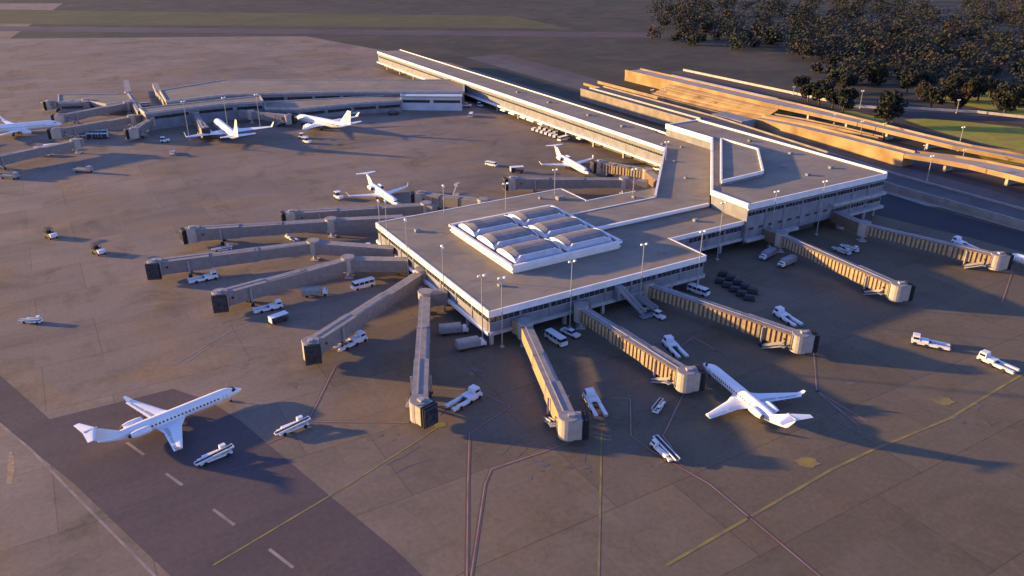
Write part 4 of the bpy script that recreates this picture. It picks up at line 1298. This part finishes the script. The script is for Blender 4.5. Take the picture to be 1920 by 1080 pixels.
flat("far_road", [(322, 300), (328, 148), (345, 120), (372, 90), (382, 60), (382, -200)], [(334, 300), (340, 152), (358, 124), (385, 95), (396, 62), (396, -200)], .05, M_LANE, "dark far road curving among the trees")
g = thing("guard_wall", "pale low guard wall along the far road among the trees", "wall")
gp = [(329, 300), (330.2, 150), (337.7, 139), (353, 128.3), (378.8, 101.6), (389, 78), (392, -200)]
for p, q in zip(gp[:-1], gp[1:]):
    MB().bar(W(p[0] + 6, p[1], .8), W(q[0] + 6, q[1], .8), .5, 1.5, M_CONC).build("wall_panel", g)
def barrier(pts, z, h, label, w=.5, mt=None):
    t = thing("road_barrier", label, "barrier")
    for p, q in zip(pts[:-1], pts[1:]):
        MB().bar(W(p[0], p[1], z + h / 2), W(q[0], q[1], z + h / 2), w, h, mt or M_OCHRE).build("barrier_wall", t)
    return t
barrier([(228, 250), (228, 120)], .03, 1.3, "thin sunlit barrier on the low road beside the long ramp")
barrier([(236, 290), (236, 158)], .03, 1.5, "thin sunlit barrier between the two upper dark lanes")
barrier([(248, 290), (249, 175), (254, 150), (258, 122)], .035, 1.8, "sunlit wall at the foot of the embankment")
barrier([(258.5, 230), (259, 190), (260.5, 170), (265.5, 141)], 2.0, 1.1, "added rail halfway up the embankment, casting a shadow streak")  # rail added so that a shadow streak falls across the slope
barrier([(256, 120), (262, 96), (266, 70), (276, 42), (290, 14)], .05, 1.1, "thin sunlit barrier curving beside the grey slip road")
barrier([(252, 150), (260, 118), (263, 92), (264, 66), (272, 40), (284, 8), (290, -60)], .05, .9, "second curving barrier nearer the viaduct")
barrier([(300, 62), (318, 36), (345, -50)], .05, 1.0, "pale barrier between the two grass strips")
barrier([(229, 40), (231, -40), (236, -200)], .04, .9, "low kerb wall along the dark road in shade right of the hall", mt=M_CONC)
# white roofed canopy by the top edge
cn = thing("walkway_canopy", "long white roofed walkway canopy at the top beside the ochre embankment", "canopy")
MB().bar(W(289, 262, 6.4), W(289, 168, 6.4), 2.8, .35, M_FASCIA).build("roof", cn)
for i in range(9):
    MB().bar(W(289, 260 - i * 11.2, 3.1), W(289, 259.6 - i * 11.2, 3.1), .3, 6.2, M_STEEL).build("post", cn)
# shaded ramp pier
tag(MB().box(tuple(W(232, 146, 3.2)), (10, 22, 6.4), M_WALL, LA).build("bridge_abutment"), "purple grey concrete abutment at the lower end of the upper ramp", "abutment")
# pavement strip at the foot of the frontage ramp wall
flat("pavement", [(206.5, 60), (204.2, 38), (203, 12), (206, 8), (207.5, -40), (212, -220)], [(206.9, 60), (206.7, 38), (207.5, 12), (207.8, 8), (208.5, -40), (213.5, -220)], .15, M_ROADC, "pale pavement along the foot of the ramp wall", "pavement")

# grass and verges
def grass(name, pts, label):
    return sheet(name, pts, .07, M_GRASS, label, "grass", 'stuff')
grass("grass_verge", [W(a, b) for a, b in ((318, 60), (322, 85), (332, 112), (345, 108), (358, 90), (370, 68), (366, 30), (350, -60), (335, -60), (322, 20))], "sunlit yellow green grass between the far road and the upper road")
grass("grass_strip", [W(a, b) for a, b in ((288, 40), (298, 50), (312, 38), (335, -50), (322, -60), (306, 0))], "narrow sunlit grass strip inside the road curve")
grass("grass_field", [W(a, b) for a, b in ((398, 100), (402, 140), (430, 160), (480, 120), (470, 40), (400, 30))], "patch of rusty green grass behind the far road")
grass("grass_island", [W(a, b) for a, b in ((296, 140), (297, 120), (306, 105), (322, 112), (326, 140), (318, 150))], "small grass island under the big tree")

# ------------------------------------------------------------------ trees
def make_crown(rr, hh, n, mt, seed, flatb=.25):
    rnd = random.Random(seed)
    cl = []
    for _ in range(16):
        th = rnd.uniform(0, 6.283); rad_ = rnd.uniform(.1, .68) * rr
        cl.append((rad_ * math.cos(th), rad_ * math.sin(th), rnd.uniform(.32, .9) * hh, rnd.uniform(.26, .46) * rr))
    mb = MB()
    for _ in range(n):
        cx, cy, cz, cr = rnd.choice(cl)
        while True:
            d = Vector((rnd.gauss(0, 1), rnd.gauss(0, 1), rnd.gauss(0, 1)))
            if d.length > .1: break
        d.normalize()
        p = Vector((cx, cy, cz)) + d * cr * rnd.uniform(.65, 1.12)
        p.z = max(p.z, .16 * hh)
        s = rnd.uniform(.28, .62)
        a = Vector((rnd.gauss(0, 1), rnd.gauss(0, 1), rnd.gauss(0, 1))).normalized()
        b = d.cross(a).normalized() if d.cross(a).length > .05 else a.orthogonal()
        a2 = (d * .35 + a * .65).normalized()
        b2 = a2.cross(b).normalized()
        mb.add([p + b * s, p + b2 * s * .8, p - b * s, p - b2 * s * .8], [[0, 1, 2, 3]], mt)
    return mb
def tree_maker(rr, hh, n, mt, seed):
    def f():
        t = thing("deciduous_tree", "", "tree")
        mb = MB(); mb.tube((0, 0, 0), (0, 0, hh * .42), .42, .26, M_BARK, 9)
        rnd = random.Random(seed + 5)
        for k in range(6):
            a = k * 1.05 + rnd.uniform(-.3, .3)
            mb.tube((0, 0, hh * .3), (math.cos(a) * rr * .5, math.sin(a) * rr * .5, hh * rnd.uniform(.5, .75)), .17, .06, M_BARK, 6)
        mb.build("trunk", t, smooth=True)
        make_crown(rr, hh, n, mt, seed).build("crown", t)
        return t
    return f
kinds = [("ta", tree_maker(5.6, 10.5, 2200, M_LEAF, 1)), ("tb", tree_maker(4.6, 9.0, 1700, M_LEAF, 2)), ("tc", tree_maker(5.0, 8.5, 1700, M_LEAF2, 3))]
trees = [((1665, 236), 0, 1.25, "biggest round dark tree standing by the pale guard wall"), ((1580, 212), 0, 1.0, "dark tree left of the pale guard wall"), ((1560, 205), 1, 1.0, "dark tree nestling behind the one left of the guard wall"),
         ((1535, 196), 0, .95, "dark tree left in the clump above the sunlit parapet"), ((1515, 190), 1, .9, "leftmost tree of the clump above the sunlit parapet"), ((1545, 183), 1, 1.0, "tree at the back of the clump near the top edge"),
         ((1882, 216), 0, 1.25, "large dark tree at right beyond the far road"), ((1908, 200), 1, 1.1, "dark tree at the right edge behind the large one"),
         ((1745, 203), 1, 1.1, "dark spreading tree right of the big round tree"), ((1770, 192), 0, 1.0, "tree between two street lamps beyond the far road"), ((1800, 205), 2, 1.0, "rusty tree beside the lamp on the far road"), ((1833, 190), 0, 1.05, "dark tree right of the lamp on the far road"),
         ((1855, 184), 1, 1.0, "dark tree behind the rusty grass"), ((1818, 180), 2, .9, "rusty tree at the back near the top edge"), ((1725, 186), 2, .9, "brownish tree above the end of the guard wall"), ((1790, 176), 1, 1.1, "dark tree high among the back row"),
         ((1700, 174), 0, 1.0, "dark tree behind the open ground above the guard wall"), ((1590, 172), 1, 1.0, "dark tree at the top left of the guard wall lamp"), ((1668, 214), 1, 1.0, "dark tree peeking behind the biggest round tree"), ((1930, 215), 0, 1.1, "tree cut by the right edge beyond the far road"),
         ((1640, 160), 0, 1.1, "dark tree above the guard wall lamp, farther off"), ((1500, 172), 1, .9, "tree left of the back clump by small lamps")]
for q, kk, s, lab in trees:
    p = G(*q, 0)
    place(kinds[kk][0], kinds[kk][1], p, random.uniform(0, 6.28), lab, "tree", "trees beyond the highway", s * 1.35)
# far woodland as one mass
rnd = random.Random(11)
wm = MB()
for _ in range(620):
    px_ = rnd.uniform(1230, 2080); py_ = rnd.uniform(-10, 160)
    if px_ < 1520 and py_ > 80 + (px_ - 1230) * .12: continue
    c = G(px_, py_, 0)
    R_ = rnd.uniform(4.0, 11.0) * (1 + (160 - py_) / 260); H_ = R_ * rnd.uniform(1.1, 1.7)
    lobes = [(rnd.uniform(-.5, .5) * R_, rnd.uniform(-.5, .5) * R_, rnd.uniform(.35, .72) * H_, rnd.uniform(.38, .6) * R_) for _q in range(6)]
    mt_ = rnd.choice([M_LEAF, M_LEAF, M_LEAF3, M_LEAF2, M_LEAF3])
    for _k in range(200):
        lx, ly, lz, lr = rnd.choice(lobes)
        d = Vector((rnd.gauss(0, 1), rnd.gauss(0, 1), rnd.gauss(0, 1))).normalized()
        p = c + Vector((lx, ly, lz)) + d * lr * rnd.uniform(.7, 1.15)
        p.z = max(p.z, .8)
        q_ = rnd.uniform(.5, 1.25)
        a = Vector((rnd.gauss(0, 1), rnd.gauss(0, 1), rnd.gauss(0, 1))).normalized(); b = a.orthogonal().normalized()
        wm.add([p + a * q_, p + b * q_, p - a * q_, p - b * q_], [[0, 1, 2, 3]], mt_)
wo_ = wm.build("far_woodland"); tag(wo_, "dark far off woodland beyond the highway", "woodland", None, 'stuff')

# ------------------------------------------------------------------ far terminal at upper left
def far_block(name, pts, z0, z1, label, fas=1.2, stripes=2):
    """pts photo pixels of the roof outline at height z1"""
    P = [G(*p, z1) for p in pts]
    n = len(P)
    ar = sum(P[i].x * P[(i + 1) % n].y - P[(i + 1) % n].x * P[i].y for i in range(n))
    if ar < 0: P.reverse()
    t = thing(name, label, "building")
    MB().prism(P, z0, z1, M_WALL, top=M_ROOF).build("wall", t)
    k = MB()
    for i in range(n):
        k.bar(P[i] + Vector((0, 0, .1)) - Vector((0, 0, fas / 2 - .3)), P[(i + 1) % n] + Vector((0, 0, .1)) - Vector((0, 0, fas / 2 - .3)), .7, fas, M_CONC)
    k.build("parapet", t)
    for i in range(n):
        p, q = P[i], P[(i + 1) % n]
        L = (q - p).length; d = (q - p).normalized(); nn = Vector((d.y, -d.x, 0))
        if nn.y > .1 or L < 12: continue
        m_ = max(1, int(L / 14))
        for j in range(m_):
            a0 = p + d * (L * (j + .06) / m_) + nn * .08; a1 = p + d * (L * (j + .94) / m_) + nn * .08
            MB().bar(Vector((a0.x, a0.y, z1 - fas - 1.9)), Vector((a1.x, a1.y, z1 - fas - 1.9)), .16, 1.6, M_GLASS).build("window", t)
    return t
far_block("far_concourse", [(272, 212), (357, 201), (440, 193), (493, 190), (487, 180), (312, 198), (262, 204)], 0, 9.5, "low dark far concourse with grey roof behind the rear view airliner")
far_block("far_hall", [(312, 190), (428, 177), (640, 172), (870, 172), (870, 150), (420, 150), (300, 170)], 0, 9.0, "long low far hall running along the top left edge")
far_block("far_annex", [(497, 203), (560, 204), (660, 194), (752, 188), (752, 178), (497, 192)], 0, 6.5, "grey annex building behind the side on airliner")
t = far_block("pale_building", [(752, 181), (866, 182), (866, 173), (752, 172)], 0, 8.0, "pale blue flat building near the start of the long concourse", fas=.8)
for o in bpy.data.objects:
    if o.parent == t and o.name.startswith("wall"):
        o.data.materials[0] = M_SKY_PANEL; o.data.materials[1] = M_SKY_PANEL
far_block("far_lounge", [(110, 192), (168, 190), (200, 196), (250, 188), (240, 176), (110, 178)], 0, 6.0, "low brownish far building among bridges at top left")
FG = "bridges of the far concourse"
jet_bridge((250, 190), (238, 191), (112, 216), 200, "upper far bridge, highest long one at top left", FG)
jet_bridge((262, 214), (246, 217), (106, 242), 200, "lower far bridge ending near the nose of the far left airliner", FG)
jet_bridge((150, 258), (140, 262), (-40, 300), 200, "bottom far bridge running off the left edge", FG)
jet_bridge((300, 213), (283, 220), (250, 242), 215, "short stubby far bridge with two cabs of shade beneath", FG)
jet_bridge((236, 150), (240, 172), (264, 208), -60, "bright sunlit far bridge slanting down from the top", FG)
jet_bridge((290, 155), (297, 170), (311, 187), -60, "second bright far bridge at the top, right of the first", FG)
jet_bridge((160, 190), (160, 186), (92, 190), 230, "short far bridge with bright roof and dark cab at top left", FG)
jet_bridge((360, 205), (366, 210), (383, 240), -60, "shaded far bridge reaching the rear view airliner", FG)
jet_bridge((450, 206), (470, 208), (540, 216), -10, "far bridge reaching the nose of the side on airliner", FG)
for q, lab in (((343, 190), "rounded white lamp pole on the far concourse roof, left"), ((419, 183), "rounded white lamp pole on the far concourse roof, right"), ((480, 177), "white lamp pole at the right end of the far concourse")):
    p = G(*q, 19.7); p.z = 0
    place("p19", p19, p, 1.0, lab, "light pole", "lamp poles at the far concourse")

# ------------------------------------------------------------------ beyond: what lies past the top of the picture
sheet("taxiway", [(-1500, 900), (-1500, 940), (150, 840), (150, 800)], .05, M_LANE, "dark far taxiway crossing the airfield", "taxiway")
sheet("infield_grass", [(-1500, 960), (-1500, 1140), (0, 1000), (60, 870)], .06, M_INF, "flat infield grass far beyond the aprons", "grass", 'stuff')
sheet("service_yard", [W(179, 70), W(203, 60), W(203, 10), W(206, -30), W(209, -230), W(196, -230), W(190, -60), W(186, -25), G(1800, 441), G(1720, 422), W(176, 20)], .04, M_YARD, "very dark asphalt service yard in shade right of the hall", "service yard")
# oil and tyre stains on the stands
sm = MB()
rnd = random.Random(4)
for q, r in (((1010, 880), 3.5), ((1080, 890), 3), ((1600, 730), 3), ((1640, 750), 2.5), ((1810, 790), 2.5), ((1840, 760), 2), ((1870, 800), 2), ((720, 810), 3), ((740, 640), 4), ((1240, 870), 2.5), ((560, 720), 2), ((880, 690), 4)):
    c = G(*q)
    for k in range(5):
        x, y = c.x + rnd.uniform(-r, r), c.y + rnd.uniform(-r, r)
        rr = rnd.uniform(.25, .6) * r * .6
        sm.add([(x + rr * rnd.uniform(.5, 1.3) * math.cos(i * .7), y + rr * rnd.uniform(.4, .9) * math.sin(i * .7), .044 + k * .001) for i in range(9)], [list(range(9))], M_OIL)
for q, d_, L_ in (((1780, 770), 150, 14), ((1830, 790), 152, 9), ((1700, 700), 20, 10), ((950, 860), 60, 12), ((1110, 870), 80, 12), ((730, 880), 40, 9), ((350, 430), -20, 8), ((420, 610), 35, 10), ((1620, 640), 140, 12), ((1560, 830), 30, 12)):
    c = G(*q)
    for o_ in (-1.6, 1.6):
        a_ = rad(d_); n_ = Vector((-math.sin(a_), math.cos(a_), 0)) * o_; e_ = Vector((math.cos(a_), math.sin(a_), 0))
        ribbon(sm, [c + n_, c + n_ + e_ * L_ * .5 + n_ * .1, c + n_ + e_ * L_ + n_ * .6], .32, .043, M_OIL)
struct(sm.build("oil_stains"), "dark oil and tyre stains on the stands", "stain")
